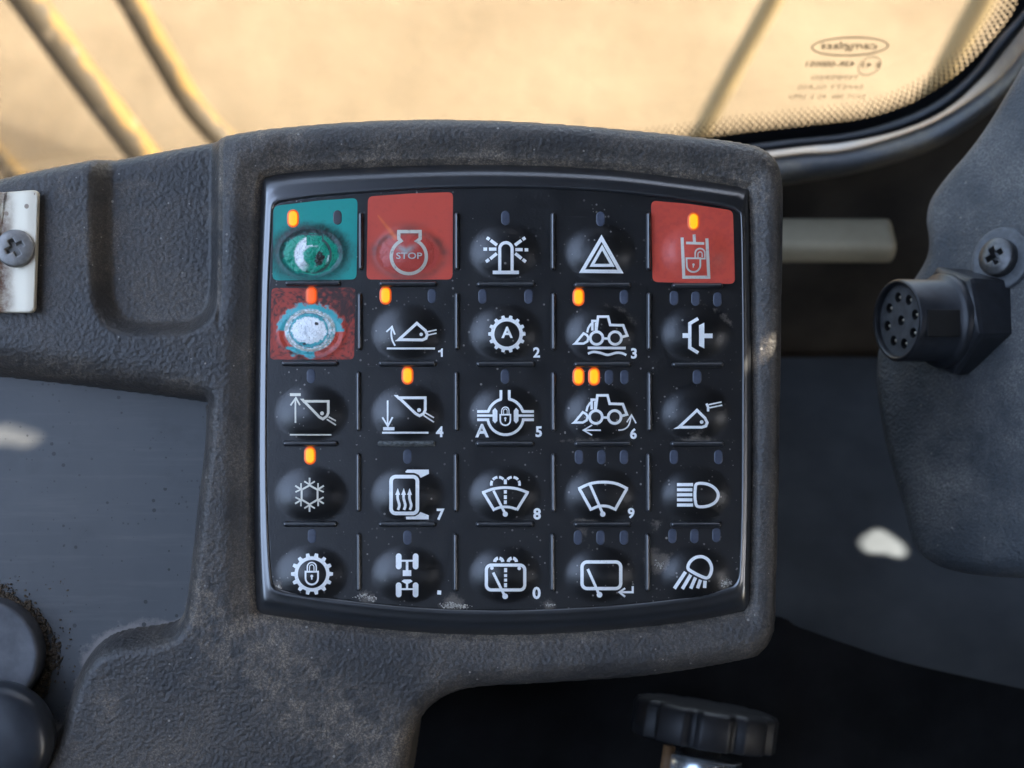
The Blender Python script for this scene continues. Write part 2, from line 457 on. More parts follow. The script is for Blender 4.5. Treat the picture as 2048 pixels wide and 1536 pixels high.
M['rubber'] = mat_plain('seal_rubber', (.026, .029, .034), rough=.5, var=.3, scale=60)
rings = [Yp(f2_r, WY - .0008), Yp(f2_r * .9 + s2_r * .1, WY - .006), Yp(mid2, WY - .009), Yp(f2_r * .12 + s2_r * .88, WY - .006), Yp(s2_r, WY - .0008)]
V, F = loft(rings, False); obj('rubber_seal', V, F, M['rubber'], win)
M['sillpaint'] = mat_grain('dusty_frame_paint', (.085, .092, .10), (.40, .32, .19), rough=.45, grain=200, depth=5e-5, dust=.75, useattr=False, speck=0)
mx = lambda t: l1_r * (1 - t) + l2_r * t
rings = [Yp(s2_r, WY + .002), Yp(l1_r, WY - .002)] + [Yp(mx(t), WY - .002 - h) for t, h in ((.06, .006), (.2, .011), (.45, .015), (.7, .016), (.9, .013), (1, .006))] + [Yp(l2_r, WY + .004)]
V, F = loft(rings, False); obj('window_frame', V, F, M['sillpaint'], win)
# the mark printed on the glass, seen from behind (mirrored)
def text_mesh(txt, bold=0.0):
    cu = D.curves.new('t', 'FONT'); cu.body = txt; cu.size = 1; cu.offset = bold; cu.resolution_u = 3
    o = D.objects.new('t', cu); COL.objects.link(o)
    dg = bpy.context.evaluated_depsgraph_get(); me = o.evaluated_get(dg).to_mesh()
    V = np.array([tuple(v.co) for v in me.vertices]).reshape(-1, 3); F = [list(p.vertices) for p in me.polygons]
    o.evaluated_get(dg).to_mesh_clear(); D.objects.remove(o); D.curves.remove(cu)
    V = V[:, :2]; lo, hi = V.min(0), V.max(0)
    return (V - lo), F, hi - lo
M['glassprint'] = mat_plain('glass_print', (.03, .025, .015), rough=.6)
mark = MB()
def glass_text(txt, cx, cy, w, h, shear=0.0, bold=0.0):
    V, F, sz = text_mesh(txt, bold)
    P = []
    for x, y in V:
        u = (.5 - x / sz[0]) * w; v = (y / sz[1] - .5) * h
        P.append(onY(cx + u + shear * v, cy - v + u * .0, WY - .0007))
    mark.add(P, F)
def glass_ring(cx, cy, a, b, wd, rot=0.0, n=60):
    t = np.linspace(0, 2 * np.pi, n, endpoint=False)
    ring = lambda d: [onY(cx + (a + d) * math.cos(x) * math.cos(rot) - (b + d) * math.sin(x) * math.sin(rot), cy + (a + d) * math.cos(x) * math.sin(rot) + (b + d) * math.sin(x) * math.cos(rot), WY - .0007) for x in t]
    V, F = loft([np.array(ring(-wd)), np.array(ring(wd))], True); mark.add(V, F)
glass_ring(1700, 93, 76, 18, 1.5, -.03)
glass_text('camglass', 1698, 93, 112, 20, -.3, .01)
glass_ring(1739, 132, 24, 16, .8, -.5)
glass_text('E 43', 1741, 130, 36, 10, .3, .01)
glass_text('43R-000051', 1661, 128, 98, 11, .3, .02)
glass_text('TEMPERED', 1670, 155, 94, 9, .4, -.005)
glass_text('SAFETY GLASS', 1661, 174, 130, 9, .4, -.008)
glass_text('DOT 386  AS 2  LMU', 1654, 193, 150, 9, .4, -.008)
obj('printed_mark', mark.V, mark.F, M['glassprint'], win, smooth=False)

# wall under the window; unseen right part added to block stray light
lo = Yp(l2_r, WY + .003); yw = WY + .003
pts = [tuple(p) for p in lo] + [(lo[-1, 0] + .02, yw, .795), (1.48, yw, .795), (1.48, yw, FZ - .04), (lo[0, 0], yw, FZ - .04)]
n0 = len(pts); tri = tessellate_polygon([[Vector(p) for p in pts]])
V = pts + [(p[0], p[1] + .012, p[2]) for p in pts]
F = [list(t) for t in tri] + [[k + n0 for k in t][::-1] for t in tri] + [[k, (k + 1) % n0, (k + 1) % n0 + n0, k + n0] for k in range(n0)]
obj('wall', V, F, M['wall'], frame='W', smooth=False, kind='structure', label='dark cab wall round and below the window')
M['pale'] = mat_plain('pale_bar_paint', (.34, .30, .21), rough=.5, var=.2, scale=40)
a = onY(1795, 448, WY - .02); b = onY(1480, 480, WY - .02); c = onY(1795, 500, WY - .02)
mb = MB(); h = abs(a[2] - c[2]) / 2
th = math.atan2((b[2] - h) - (a[2] - h), b[0] - a[0])
mid = (a + b) / 2 - np.array([0, 0, h]); mid[2] = (a[2] + onY(1480, 462, WY - .02)[2]) / 2 - h; h *= .78
mb.box(mid, ((a[0] - b[0]) / 2, .007, h), bev=.003)
obj('cross_bar', mb.V, mb.F, M['pale'], frame='W', label='short pale grey cross bar on the dark wall under the window', cat='bar')

# ------------------------------------------------------------------ handrails outside
def mat_rail(name, col, dirt, amt):  # dirt colour serves both the mottled dirt and the painted shade side
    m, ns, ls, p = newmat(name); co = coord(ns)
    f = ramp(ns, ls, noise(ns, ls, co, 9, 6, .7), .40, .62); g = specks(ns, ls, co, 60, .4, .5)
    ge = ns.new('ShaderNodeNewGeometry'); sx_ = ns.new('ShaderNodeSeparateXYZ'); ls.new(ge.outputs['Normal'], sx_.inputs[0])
    side = ramp(ns, ls, math_(ns, ls, 'SUBTRACT', math_(ns, ls, 'MULTIPLY', noise(ns, ls, co, 14, 5, .7), 1.75), sx_.outputs[0]), -.0, .28)   # shaded half of the tube, painted dark by its normal
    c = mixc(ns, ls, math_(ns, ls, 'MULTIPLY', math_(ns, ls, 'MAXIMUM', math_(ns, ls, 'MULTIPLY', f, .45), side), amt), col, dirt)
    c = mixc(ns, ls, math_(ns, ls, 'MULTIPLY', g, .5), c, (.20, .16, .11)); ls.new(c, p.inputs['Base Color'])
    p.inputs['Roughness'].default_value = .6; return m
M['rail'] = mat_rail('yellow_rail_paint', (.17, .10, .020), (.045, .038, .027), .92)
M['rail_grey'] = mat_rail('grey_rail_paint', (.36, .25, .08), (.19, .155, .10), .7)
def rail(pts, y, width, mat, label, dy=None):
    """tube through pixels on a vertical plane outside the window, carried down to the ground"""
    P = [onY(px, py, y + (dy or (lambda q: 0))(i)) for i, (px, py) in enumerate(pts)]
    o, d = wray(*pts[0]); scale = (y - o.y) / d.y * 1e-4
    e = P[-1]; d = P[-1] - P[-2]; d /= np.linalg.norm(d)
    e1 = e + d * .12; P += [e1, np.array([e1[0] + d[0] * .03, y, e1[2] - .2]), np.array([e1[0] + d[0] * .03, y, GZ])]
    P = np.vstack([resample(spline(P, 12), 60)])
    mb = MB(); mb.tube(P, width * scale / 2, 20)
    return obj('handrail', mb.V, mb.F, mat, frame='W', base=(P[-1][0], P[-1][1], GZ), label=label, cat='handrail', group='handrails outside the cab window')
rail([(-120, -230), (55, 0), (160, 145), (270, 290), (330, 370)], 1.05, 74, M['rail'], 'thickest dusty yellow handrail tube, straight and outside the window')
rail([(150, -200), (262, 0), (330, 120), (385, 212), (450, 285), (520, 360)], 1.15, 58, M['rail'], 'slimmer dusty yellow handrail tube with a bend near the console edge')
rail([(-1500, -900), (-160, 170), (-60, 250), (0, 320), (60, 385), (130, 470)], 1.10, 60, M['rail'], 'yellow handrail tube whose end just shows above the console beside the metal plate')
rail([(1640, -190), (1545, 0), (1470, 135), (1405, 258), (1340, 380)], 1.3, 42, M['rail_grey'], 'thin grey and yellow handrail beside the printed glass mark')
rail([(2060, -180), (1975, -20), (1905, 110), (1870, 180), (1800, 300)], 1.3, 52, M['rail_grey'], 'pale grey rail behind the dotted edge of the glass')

# ------------------------------------------------------------------ console housing (console frame, mm)
pz = lambda pts, z=0.0: np.array([Lp(x, y, z) for x, y in pts])
OUT = np.vstack([spline([(-260, 415), (0, 350), (200, 309), (440, 266), (600, 244), (800, 232), (1000, 234), (1200, 247), (1400, 267), (1490, 279), (1535, 293), (1562, 320), (1571, 360), (1572, 430), (1568, 700), (1563, 1000), (1557, 1230), (1551, 1275), (1530, 1308), (1490, 1326), (1300, 1357), (1100, 1372), (960, 1380), (900, 1394), (860, 1420), (835, 1455), (820, 1510), (800, 1640)], 8), [(-260, 1640)]])
OUTm = pz(OUT)
KEYo_px = dict(
    top=[(529, 354), (560, 347), (650, 338), (800, 331), (950, 328), (1100, 331), (1250, 341), (1400, 360), (1480, 373), (1490, 377)],
    right=[(1490, 377), (1497, 392), (1501, 600), (1504, 800), (1503, 1000), (1499, 1180), (1496, 1212), (1488, 1222)],
    bottom=[(1488, 1222), (1400, 1240), (1250, 1258), (1100, 1268), (950, 1270), (800, 1262), (650, 1246), (540, 1231), (520, 1227)],
    left=[(520, 1227), (513, 1215), (509, 1100), (508, 950), (510, 780), (514, 600), (520, 430), (525, 366), (529, 354)])
KEYi_px = dict(
    top=[(549, 412), (565, 405), (650, 393), (800, 382), (950, 376), (1100, 378), (1250, 387), (1400, 406), (1462, 418), (1476, 428)],
    right=[(1476, 428), (1481, 442), (1484, 620), (1484, 820), (1483, 1000), (1479, 1130), (1475, 1160), (1466, 1172)],
    bottom=[(1466, 1172), (1390, 1192), (1250, 1209), (1100, 1218), (950, 1220), (800, 1212), (650, 1195), (570, 1181), (552, 1174)],
    left=[(552, 1174), (545, 1162), (538, 1080), (534, 950), (534, 780), (537, 600), (543, 470), (545, 424), (549, 412)])
NS = dict(top=80, right=70, bottom=80, left=70)
def ring_px(dct): return np.vstack([resample(spline(dct[k], 8), NS[k] + 1)[:-1] for k in ('top', 'right', 'bottom', 'left')])
KO, KI = ring_px(KEYo_px), ring_px(KEYi_px)
KOm = np.array([Lp(x, y, -2.2) for x, y in KO]); KIm = np.array([Lp(x, y, 0.2) for x, y in KI])
TRAY_Z = -12.0
TRAY = np.vstack([spline([(-300, 722), (0, 752), (200, 775), (405, 802), (419, 812), (420, 850), (417, 900), (405, 1000), (393, 1110), (383, 1190), (374, 1222), (355, 1241), (310, 1251), (255, 1259), (215, 1276), (188, 1305), (168, 1345), (152, 1395), (136, 1440), (110, 1475), (92, 1530), (80, 1660)], 8), [(-300, 1660)]])
TRAYm = pz(TRAY, TRAY_Z)
POCK = [(193, 200), (192, 420), (195, 560), (200, 605), (222, 645), (262, 662), (330, 663), (375, 660), (412, 640), (431, 600), (436, 540), (437, 400), (438, 200)]
POCKm = pz(spline(POCK, 6), -1.5)
step = .34
xs = np.arange(-128, 56.2, step); ys = np.arange(55, -88, -step)
X, Y = np.meshgrid(xs, ys)
d_out = sdf(OUTm, X, Y); d_key = -sdf(KOm, X, Y); d_tray = sdf(TRAYm, X, Y); d_pock = sdf(POCKm, X, Y)
pxX = X / .1 + 1024; pxY = 768 - Y / .1
Z = np.full(X.shape, .6)
# left body sits a little lower than the keypad surround
leftside = sst(-54.5, -58.5, X) * sst(10, 16, Y)
Z -= .5 * leftside
# bowl round the keypad
Z -= 1.5 * (1 - sst(0.0, 6.0, d_key)) + 1.1 * (1 - sst(-.2, 1.3, d_key))
Z -= 3.0 * (1 - sst(-1.5, .1, d_key))
Z -= .8 * sst(37, 44, Y) * sst(-50, -44, X)
# pocket
Z -= 5.0 * sst(-1.4, 2.6, d_pock) * sst(56, 46, Y + 0 * X) ** .0
# tray walls: rounded crest outside, foot at the tray line
w_top = 7.5; w_side = 4.2
wt = sst(-4, 6, Y - (-.3 - .13 * (X + 100) * 0)) * sst(-58, -64, X)
wd = w_side + (w_top - w_side) * wt
u = np.clip(1 - (-d_tray) / wd, 0, 1)
prof = np.where(u > 0, (1 - np.sqrt(np.clip(1 - (u * .98) ** 2.2, 0, 1))), 0)
Z = np.where(d_tray > 0, TRAY_Z - 1.5, np.maximum(Z + (TRAY_Z - Z) * prof, TRAY_Z - .5))
# seam beside the keypad surround
sx = -58.6 + .010 * (Y - 20)
Z -= .45 * np.exp(-((X - sx) / .28) ** 2) * sst(10, 14, Y)
# soft sag of the moulding
Z += .25 * (fbm(X / 22 + 5, Y / 22 + 3, 3) - .5) * (d_tray < -1)
# outer edge rounding, then the skirt
R = 4.4
dd = np.clip(d_out, 0, R); edge = R - np.sqrt(np.clip(R * R - (R - dd) ** 2, 0, None))
Z = np.where(d_tray > .0, Z, Z - edge)
Z = np.where(d_out < 0, np.maximum(Z + d_out * 40, -46), Z)
gy_, gx_ = np.gradient(d_out, ys, xs); gl_ = np.hypot(gx_, gy_) + 1e-6
outm = (d_out < 0) & (d_out > -2.5)
X = np.where(outm, X - d_out * gx_ / gl_, X); Y = np.where(outm, Y - d_out * gy_ / gl_, Y)
keepv = (d_out > -1.35) & (d_tray < .9) & (d_key > -2.0)
kf = keepv[:-1, :-1] & keepv[1:, :-1] & keepv[:-1, 1:] & keepv[1:, 1:]
# dirt: gathers in the bowl, along the seam, on the tray ledge
dirt = 1.5 * np.exp(-np.clip(d_key, 0, 99) / 1.1) * (.35 + .9 * sst(20, 45, Y) + .4 * sst(-20, -50, Y)) + 1.2 * np.exp(-((X - sx) / .5) ** 2) * sst(12, 16, Y) * sst(.3, .6, fbm(X / 3, Y / 3) + .1)
dirt += .55 * sst(-8, -2, d_tray) * wt + .22 * np.exp(-((d_pock - 3.2) / 1.0) ** 2) * sst(.35, .7, fbm(X / 4, Y / 4))
band = np.exp(-(((X + 42) * .60 + (Y + 62) * .80) / 7) ** 2) * sst(-20, -45, Y) * sst(0, -30, X)   # dusty streak under the keypad
dirt += 1.5 * band * sst(.3, .7, fbm(X / 2.5 + 3, Y / 2.5)) + .5 * sst(.56, .8, fbm(X / 9, Y / 9)) * sst(-30, -60, Y)
dirt += .5 * sst(.55, .75, fbm(X / 5 + 40, Y / 5)) * sst(30, 42, Y)
con = thing('side_console', 'black grained plastic side console carrying the keypad, with pocket and open tray', 'console', base=(-20, 0, -46))
V = np.stack([X, Y, Z], -1).reshape(-1, 3); F = grid_faces(len(xs), len(ys), kf)[:, ::-1]
V2, F2, us = compact(V, F)
obj('housing', V2, F2, M['housing'], con, attrs={'dirt': np.clip(dirt, 0, 1).reshape(-1)[us]})
# tray floor: its own smooth sheet
def mat_tray():
    m, ns, ls, p = newmat('tray_plastic'); co = coord(ns)
    a = noise(ns, ls, co, 35, 5, .6)
    c = mixc(ns, ls, ramp(ns, ls, a, .3, .75), (.050, .053, .056), (.074, .076, .077))
    w = nd(ns, 'ShaderNodeMapping'); w.inputs['Rotation'].default_value = (0, 0, .12); w.inputs['Scale'].default_value = (25, 420, 1); ls.new(co, w.inputs['Vector'])
    c = mixc(ns, ls, math_(ns, ls, 'MULTIPLY', ramp(ns, ls, noise(ns, ls, w.outputs[0], 1.0, 4, .7), .52, .78), .35), c, (.13, .125, .115))
    c = mixc(ns, ls, math_(ns, ls, 'MULTIPLY', ramp(ns, ls, noise(ns, ls, co, 90, 5, .7), .56, .70), .30), c, (.035, .034, .033))
    at = attr(ns, 'dirt').outputs['Fac']
    f = ramp(ns, ls, math_(ns, ls, 'ADD', math_(ns, ls, 'MULTIPLY', noise(ns, ls, co, 500, 5, .7), .7), math_(ns, ls, 'MULTIPLY', at, .5)), .62, .85)
    c = mixc(ns, ls, math_(ns, ls, 'MULTIPLY', f, .8), c, (.22, .19, .17))
    c = mixc(ns, ls, math_(ns, ls, 'MULTIPLY', specks(ns, ls, co, 420, .20, .45), .85), c, (.012, .011, .010))
    c = mixc(ns, ls, math_(ns, ls, 'MULTIPLY', specks(ns, ls, co, 900, .24, .35), .7), c, (.02, .02, .02))
    c = mixc(ns, ls, math_(ns, ls, 'MULTIPLY', specks(ns, ls, co, 260, .10, .10), .7), c, (.5, .5, .48))
    ls.new(c, p.inputs['Base Color']); p.inputs['Roughness'].default_value = .42
    ls.new(bump(ns, ls, noise(ns, ls, co, 700, 3, .5), 3e-5), p.inputs['Normal']); return m
tx = np.arange(-128, -60, .8); ty = np.arange(3, -88, -.8); TX, TY = np.meshgrid(tx, ty); dt = sdf(TRAYm, TX, TY)
kv = dt > -2.2; kf = kv[:-1, :-1] & kv[1:, :-1] & kv[:-1, 1:] & kv[1:, 1:]
V = np.stack([TX, TY, TRAY_Z + .1 * fbm(TX / 20, TY / 20)], -1).reshape(-1, 3)
td = .9 * np.exp(-np.clip(dt, 0, 99) / 1.6) * sst(-42, -47, TY) * sst(.25, .6, fbm(TX / 4, TY / 4)) + .35 * sst(-40, -60, TY) + .35 * np.exp(-np.clip(dt, 0, 99) / 1.2)
V2, F2, us = compact(V, grid_faces(len(tx), len(ty), kf)[:, ::-1])
obj('tray_floor', V2, F2, mat_tray(), con, attrs={'dirt': td.reshape(-1)[us]})
# body under the moulding, reaching the cab floor
mb = MB(); fl = T.inverted() @ Vector((0, -.08, FZ))
mb.box((-45, 0, -105), (72, 42, 82), bev=4); obj('pedestal', mb.V, mb.F, M['wall'], con)

# ------------------------------------------------------------------ keypad
kp = thing('keypad', 'black membrane keypad with five rows of five domed icon buttons', 'keypad', base=(0, 0, -4))
CX = [622, 815, 1010, 1201, 1392]; CY = [503, 665, 826, 990, 1150]
XB = [512, 720, 913, 1106, 1297, 1506]; YB = [355, 568, 728, 887, 1048, 1250]
DOMES = []
for r in range(5):
    for c in range(5):
        cx, cy = CX[c], CY[r]
        if (r, c) == (0, 1): cx += 2
        p = Lp(cx, cy, 1); DOMES.append((p[0], p[1], 6.5, 5.2, 1.28))
def Zmat(X, Y):
    Z = np.zeros_like(X)
    for cx, cy, a, b, h in DOMES:
        r = np.hypot((X - cx) / a, (Y - cy) / b)
        q = np.clip(1 - r / 1.18, 0, 1)
        Z = Z + h * (sst(0, 1, q) * .6 + .4 * np.sqrt(np.clip(1 - np.clip(1 - q, 0, 1) ** 2, 0, 1)) * sst(0, .5, q))
    return Z
dirtspots = [(555, 1172, 14, 1), (735, 1196, 22, 1), (905, 1212, 26, 1.3), (1098, 1212, 18, 1), (1450, 1168, 18, 1.2), (1320, 1130, 22, .8), (1165, 1062, 26, .7), (1310, 1055, 14, .6), (1450, 640, 45, .35), (1395, 875, 40, .6), (1250, 640, 60, .3), (1170, 870, 50, .35), (1010, 1190, 60, .4), (1300, 1110, 30, .7)]
def mat_dirt(X, Y):
    d = np.zeros_like(X)
    for px, py, s_, k_ in dirtspots:
        p = Lp(px, py); d += k_ * np.exp(-((X - p[0]) ** 2 + (Y - p[1]) ** 2) / (s_ * .1) ** 2)
    for cx, cy, a, b, h in DOMES:
        r = np.hypot((X - cx) / a, (Y - cy) / b); d += .38 * np.exp(-((r - 1.08) / .14) ** 2) * sst(-.2, .6, (Y - cy) / b)
    for yb in YB[1:5]: d += .40 * np.exp(-((Y - Lp(0, yb - 6)[1]) / .7) ** 2)
    return d
BTN = {}
for r in range(5):
    for c in range(5):
        x0, x1 = Lp(XB[c], 0)[0], Lp(XB[c + 1], 0)[0]; y0, y1 = Lp(0, YB[r])[1], Lp(0, YB[r + 1])[1]
        n = 64
        gx = np.linspace(x0, x1, n); gy = np.linspace(y0, y1, n); GX, GY = np.meshgrid(gx, gy)
        di = sdf(KIm, GX, GY) if (r in (0, 4) or c in (0, 4)) else np.full(GX.shape, 5.0)
        GZm = Zmat(GX, GY) - 4.5 * sst(-.3, -.8, di)
        BTN[r, c] = obj('button', np.stack([GX, GY, GZm], -1).reshape(-1, 3), grid_faces(n, n)[:, ::-1], M['mat'], kp, attrs={'dirt': mat_dirt(GX, GY)})
# rim: rounded slope from the console up to the key field, with a lip round the mat
tp = [(0, -3.0), (.02, -2.1), (.07, -1.7), (.18, -1.15), (.30, -.60), (.42, -.18), (.53, .06), (.64, .15), (.74, .20), (.79, .27), (.85, .35), (.90, .36), (.95, .28), (.985, .08), (1.0, -.1), (1.0, -1.2)]
topw = np.exp(-((np.arange(len(KO)) - 40) / 38.) ** 8)
rings = [np.c_[(KOm * (1 - t) + KIm * t)[:, :2], z * (1 + (.30 * topw if z < 0 else 0 * topw))] if t < .99 else np.c_[(KOm * (1 - t) + KIm * t)[:, :2], np.full(len(KO), z)] for t, z in tp]
V, F = loft(rings, True); obj('rim', V, [f[::-1] for f in F], M['rim'], kp)
# ridges between the keys
def capsule(p0, p1, w, h, n=7, m=12):
    """raised rounded bar from p0 to p1 on the mat"""
    p0, p1 = np.array(p0[:2]), np.array(p1[:2]); t = (p1 - p0) / np.linalg.norm(p1 - p0); nn = np.array([-t[1], t[0]])
    a = np.linspace(-np.pi / 2, np.pi / 2, m)
    loopu = [p1 + 0 * t + (w / 2) * (np.cos(x) * t + np.sin(x) * nn) - t * w / 2 for x in a] + [p0 + t * w / 2 - (w / 2) * (np.cos(x) * t + np.sin(x) * nn) for x in a]
    loopu = np.array(loopu); c0 = p0 + t * w / 2; c1 = p1 - t * w / 2
    def proj(P):
        s_ = np.clip((P - c0) @ t, 0, (c1 - c0) @ t); return c0 + np.outer(s_, t)
    ax = proj(loopu); rings = []
    for k in range(n + 1):
        f = k / n * np.pi / 2; rings.append(np.c_[ax + (loopu - ax) * math.cos(f) ** .8, np.full(len(ax), -.15 + (h + .15) * math.sin(f) ** .9)])
    return loft(rings, True)
HR = [(567, [(570, 682), (758, 875), (953, 1070), (1147, 1262), (1343, 1446)]), (727, [(563, 677), (757, 873), (952, 1070), (1147, 1262), (1343, 1447)]), (887, [(566, 677), (755, 872), (951, 1069), (1148, 1263), (1340, 1448)]), (1048, [(566, 676), (757, 873), (951, 1068), (1147, 1262), (1340, 1443)])]
VR = [(425, 541, [722, 914, 1106, 1297]), (585, 701, [720, 914, 1107, 1298]), (743, 863, [717, 913, 1107, 1299]), (906, 1024, [717, 912, 1107, 1297]), (1066, 1182, [718, 911, 1105, 1295])]
for ri, (y, segs) in enumerate(HR):
    for ci, (a, b) in enumerate(segs):
        yy = y + (1.2 * ci if ri == 0 else .6 * ci if ri == 1 else .2 * ci)
        V, F = capsule(Lp(a, yy), Lp(b, yy), 1.2, 1.05)
        if (ri, ci) == (2, 1):
            V[:, 2] += (V[:, 2] > 0) * (fbm(V[:, 0] * 2.3, V[:, 1] * 2.3 + 4) - .7) * .9
            o = obj('ridge', V, [f[::-1] for f in F], M['ridge_worn'], kp); o['label'] = 'chewed grey worn ridge'
        else: obj('ridge', V, [f[::-1] for f in F], M['ridge'], kp)
for y0, y1, xs_ in VR:
    for x in xs_:
        V, F = capsule(Lp(x, y0), Lp(x, y1), 1.05, 1.0); obj('ridge', V, [f[::-1] for f in F], M['ridge'], kp)

# --- flat print draped over the domes
def drape(P, lift):
    P = np.array(P, float).reshape(-1, 2); z = np.zeros(len(P))
    for _ in range(3):
        k = .1 * (CAMD - z) / CAMD; x = (P[:, 0] - 1024) * k; y = (768 - P[:, 1]) * k
        z = Zmat(x, y) + lift
    return np.stack([x, y, z], 1)
class Ink:
    """strokes and fills in photograph pixels; (ox, oy, s) maps zoomed coordinates back"""
    def __init__(s, ox=0, oy=0, k=1.0): s.o = np.array([ox, oy]); s.k = k; s.P = []; s.F = []; s.L = []; s.n = 0
    def m(s, pts): return np.array(pts, float) / s.k + s.o
    def _add(s, P, F):
        b = len(s.P); s.P += [tuple(p) for p in P]; s.F += [[i + b for i in f] for f in F]; s.L += [s.n] * len(P); s.n += 1
    def stroke(s, pts, w, closed=False, rnd=False):
        Q = s.m(pts); w = w / s.k
        out = []; mit = []
        N = len(Q)
        for i in range(N if closed else N - 1):
            a, b = Q[i], Q[(i + 1) % N]; m = max(1, int(np.linalg.norm(b - a) / 4)); out += [a + (b - a) * j / m for j in range(m)]
        if not closed: out.append(Q[-1])
        P = np.array(out); n = len(P)
        if rnd and not closed:
            d0 = P[0] - P[1]; d0 /= np.linalg.norm(d0); d1 = P[-1] - P[-2]; d1 /= np.linalg.norm(d1)
            s._disc(P[0], w / 2); s._disc(P[-1], w / 2)
        off = []
        for i in range(n):
            a = P[i] - P[i - 1] if (i > 0 or closed) else P[1] - P[0]; b = P[(i + 1) % n] - P[i] if (i < n - 1 or closed) else a
            a = a / (np.linalg.norm(a) + 1e-9); b = b / (np.linalg.norm(b) + 1e-9)
            na = np.array([-a[1], a[0]]); nb = np.array([-b[1], b[0]]); mm = na + nb; l = np.linalg.norm(mm)
            mm = na if l < 1e-6 else mm / l
            off.append(mm * min(1 / max(mm @ na, .3), 2.6))
        off = np.array(off) * w / 2
        V = np.vstack([P + off, P - off]); e = n if closed else n - 1
        s._add(V, [[i, (i + 1) % n, n + (i + 1) % n, n + i] for i in range(e)])
        return s
    def _disc(s, c, r, n=14):
        a = np.linspace(0, 2 * np.pi, n, endpoint=False)
        V = [c] + [c + r * np.array([math.cos(x), math.sin(x)]) for x in a]
        s._add(V, [[0, 1 + i, 1 + (i + 1) % n] for i in range(n)])
    def disc(s, c, r): s._disc(s.m([c])[0], r / s.k); return s
    def fill(s, pts, rings=3):
        Q = s.m(pts); out = []
        for i in range(len(Q)):
            a, b = Q[i], Q[(i + 1) % len(Q)]; m = max(1, int(np.linalg.norm(b - a) / 5)); out += [a + (b - a) * j / m for j in range(m)]
        P = np.array(out); c = P.mean(0); n = len(P)
        V = np.vstack([c + (P - c) * (1 - k / rings) for k in range(rings)] + [c[None]])
        F = []
        for k in range(rings - 1): F += [[k * n + i, k * n + (i + 1) % n, (k + 1) * n + (i + 1) % n, (k + 1) * n + i] for i in range(n)]
        F += [[(rings - 1) * n + i, (rings - 1) * n + (i + 1) % n, rings * n] for i in range(n)]
        s._add(V, F); return s
    def arc(s, c, r, a0, a1, w, n=24, ry=None):
        a = np.radians(np.linspace(a0, a1, n)); ry = ry or r
        full = abs(abs(a1 - a0) - 360) < 1e-6
        if full: a = a[:-1]
        return s.stroke([(c[0] + r * math.cos(x), c[1] - ry * math.sin(x)) for x in a], w, closed=full)
    def text(s, txt, c, h, bold=.028, w=None):
        V, F, sz = text_mesh(txt, bold); k = h / sz[1]; kx = k if w is None else w / sz[0]
        P = np.stack([c[0] + (V[:, 0] - sz[0] / 2) * kx, c[1] - (V[:, 1] - sz[1] / 2) * k], 1)
        s._add(s.m(P), F); return s
    def rrect(s, c, hx, hy, rad, w):
        pts = []
        for qx, qy, a0 in ((1, -1, 90), (-1, -1, 180), (-1, 1, 270), (1, 1, 0)):
            for a in np.radians(np.linspace(a0 - 90, a0, 6)) if True else []:
                pts.append((c[0] + qx * (hx - rad) + rad * math.cos(a), c[1] + qy * (hy - rad) - rad * math.sin(a)))
        return s.stroke(pts, w, closed=True)
    def build(s, name, mat, parent, lift=.05):
        V = drape(s.P, lift); V[:, 2] += np.array(s.L) * .006
        return obj(name, V, s.F, mat, parent, smooth=False)

ZA = (520, 360, 4.0425); ZB = (900, 360, 4.0425); ZC = (1100, 360, 4.0425); ZD = (520, 720, 4.5175); ZE = (900, 720, 4.5175)
ZF = (1100, 720, 4.5167); ZG = (500, 1030, 4.876); ZH = (900, 1030, 3.3032)
def digit(r, c, z, txt, ctr, h):
    Ink(*z).text(txt, ctr, h, .035).build('digit', M['ink'], BTN[r, c], .06)
def padlock(i, cx, top, w, h, sw, open_=False):
    """closed padlock outline: cx, top of shackle, body width, total height"""
    by = top + h * .42; bot = top + h; hw = w / 2
    pts = [(cx - hw, by), (cx - hw, bot - hw)] + [(cx + hw * math.cos(a), bot - hw - hw * math.sin(a)) for a in np.radians(np.linspace(200, 340, 9))] + [(cx + hw, bot - hw), (cx + hw, by)]
    i.stroke(pts, sw, closed=True)
    r1 = hw * .72
    i.stroke([(cx - r1, by)] + [(cx + r1 * math.cos(a), top + r1 - r1 * math.sin(a)) for a in np.radians(np.linspace(180, 0, 11))] + [(cx + r1, by)], sw * .7)
    r2 = hw * .36
    i.stroke([(cx - r2, by)] + [(cx + r2 * math.cos(a), top + r1 - r2 * math.sin(a)) for a in np.radians(np.linspace(180, 0, 9))] + [(cx + r2, by)], sw * .5)
    i.disc((cx, by + h * .2), sw * .8).stroke([(cx, by + h * .2), (cx, by + h * .36)], sw * .8)
def gear(i, c, rin, rout, rt, n, tw):
    i.arc(c, (rin + rout) / 2, 0, 360, rout - rin, 49)
    for k in range(n):
        a = 2 * math.pi * (k + .0) / n
        d = np.array([math.cos(a), -math.sin(a)]); nn = np.array([-d[1], d[0]]); c_ = np.array(c)
        i.fill([c_ + d * (rout - 4) + nn * tw * .62, c_ + d * rt + nn * tw * .42, c_ + d * rt - nn * tw * .42, c_ + d * (rout - 4) - nn * tw * .62], 2)
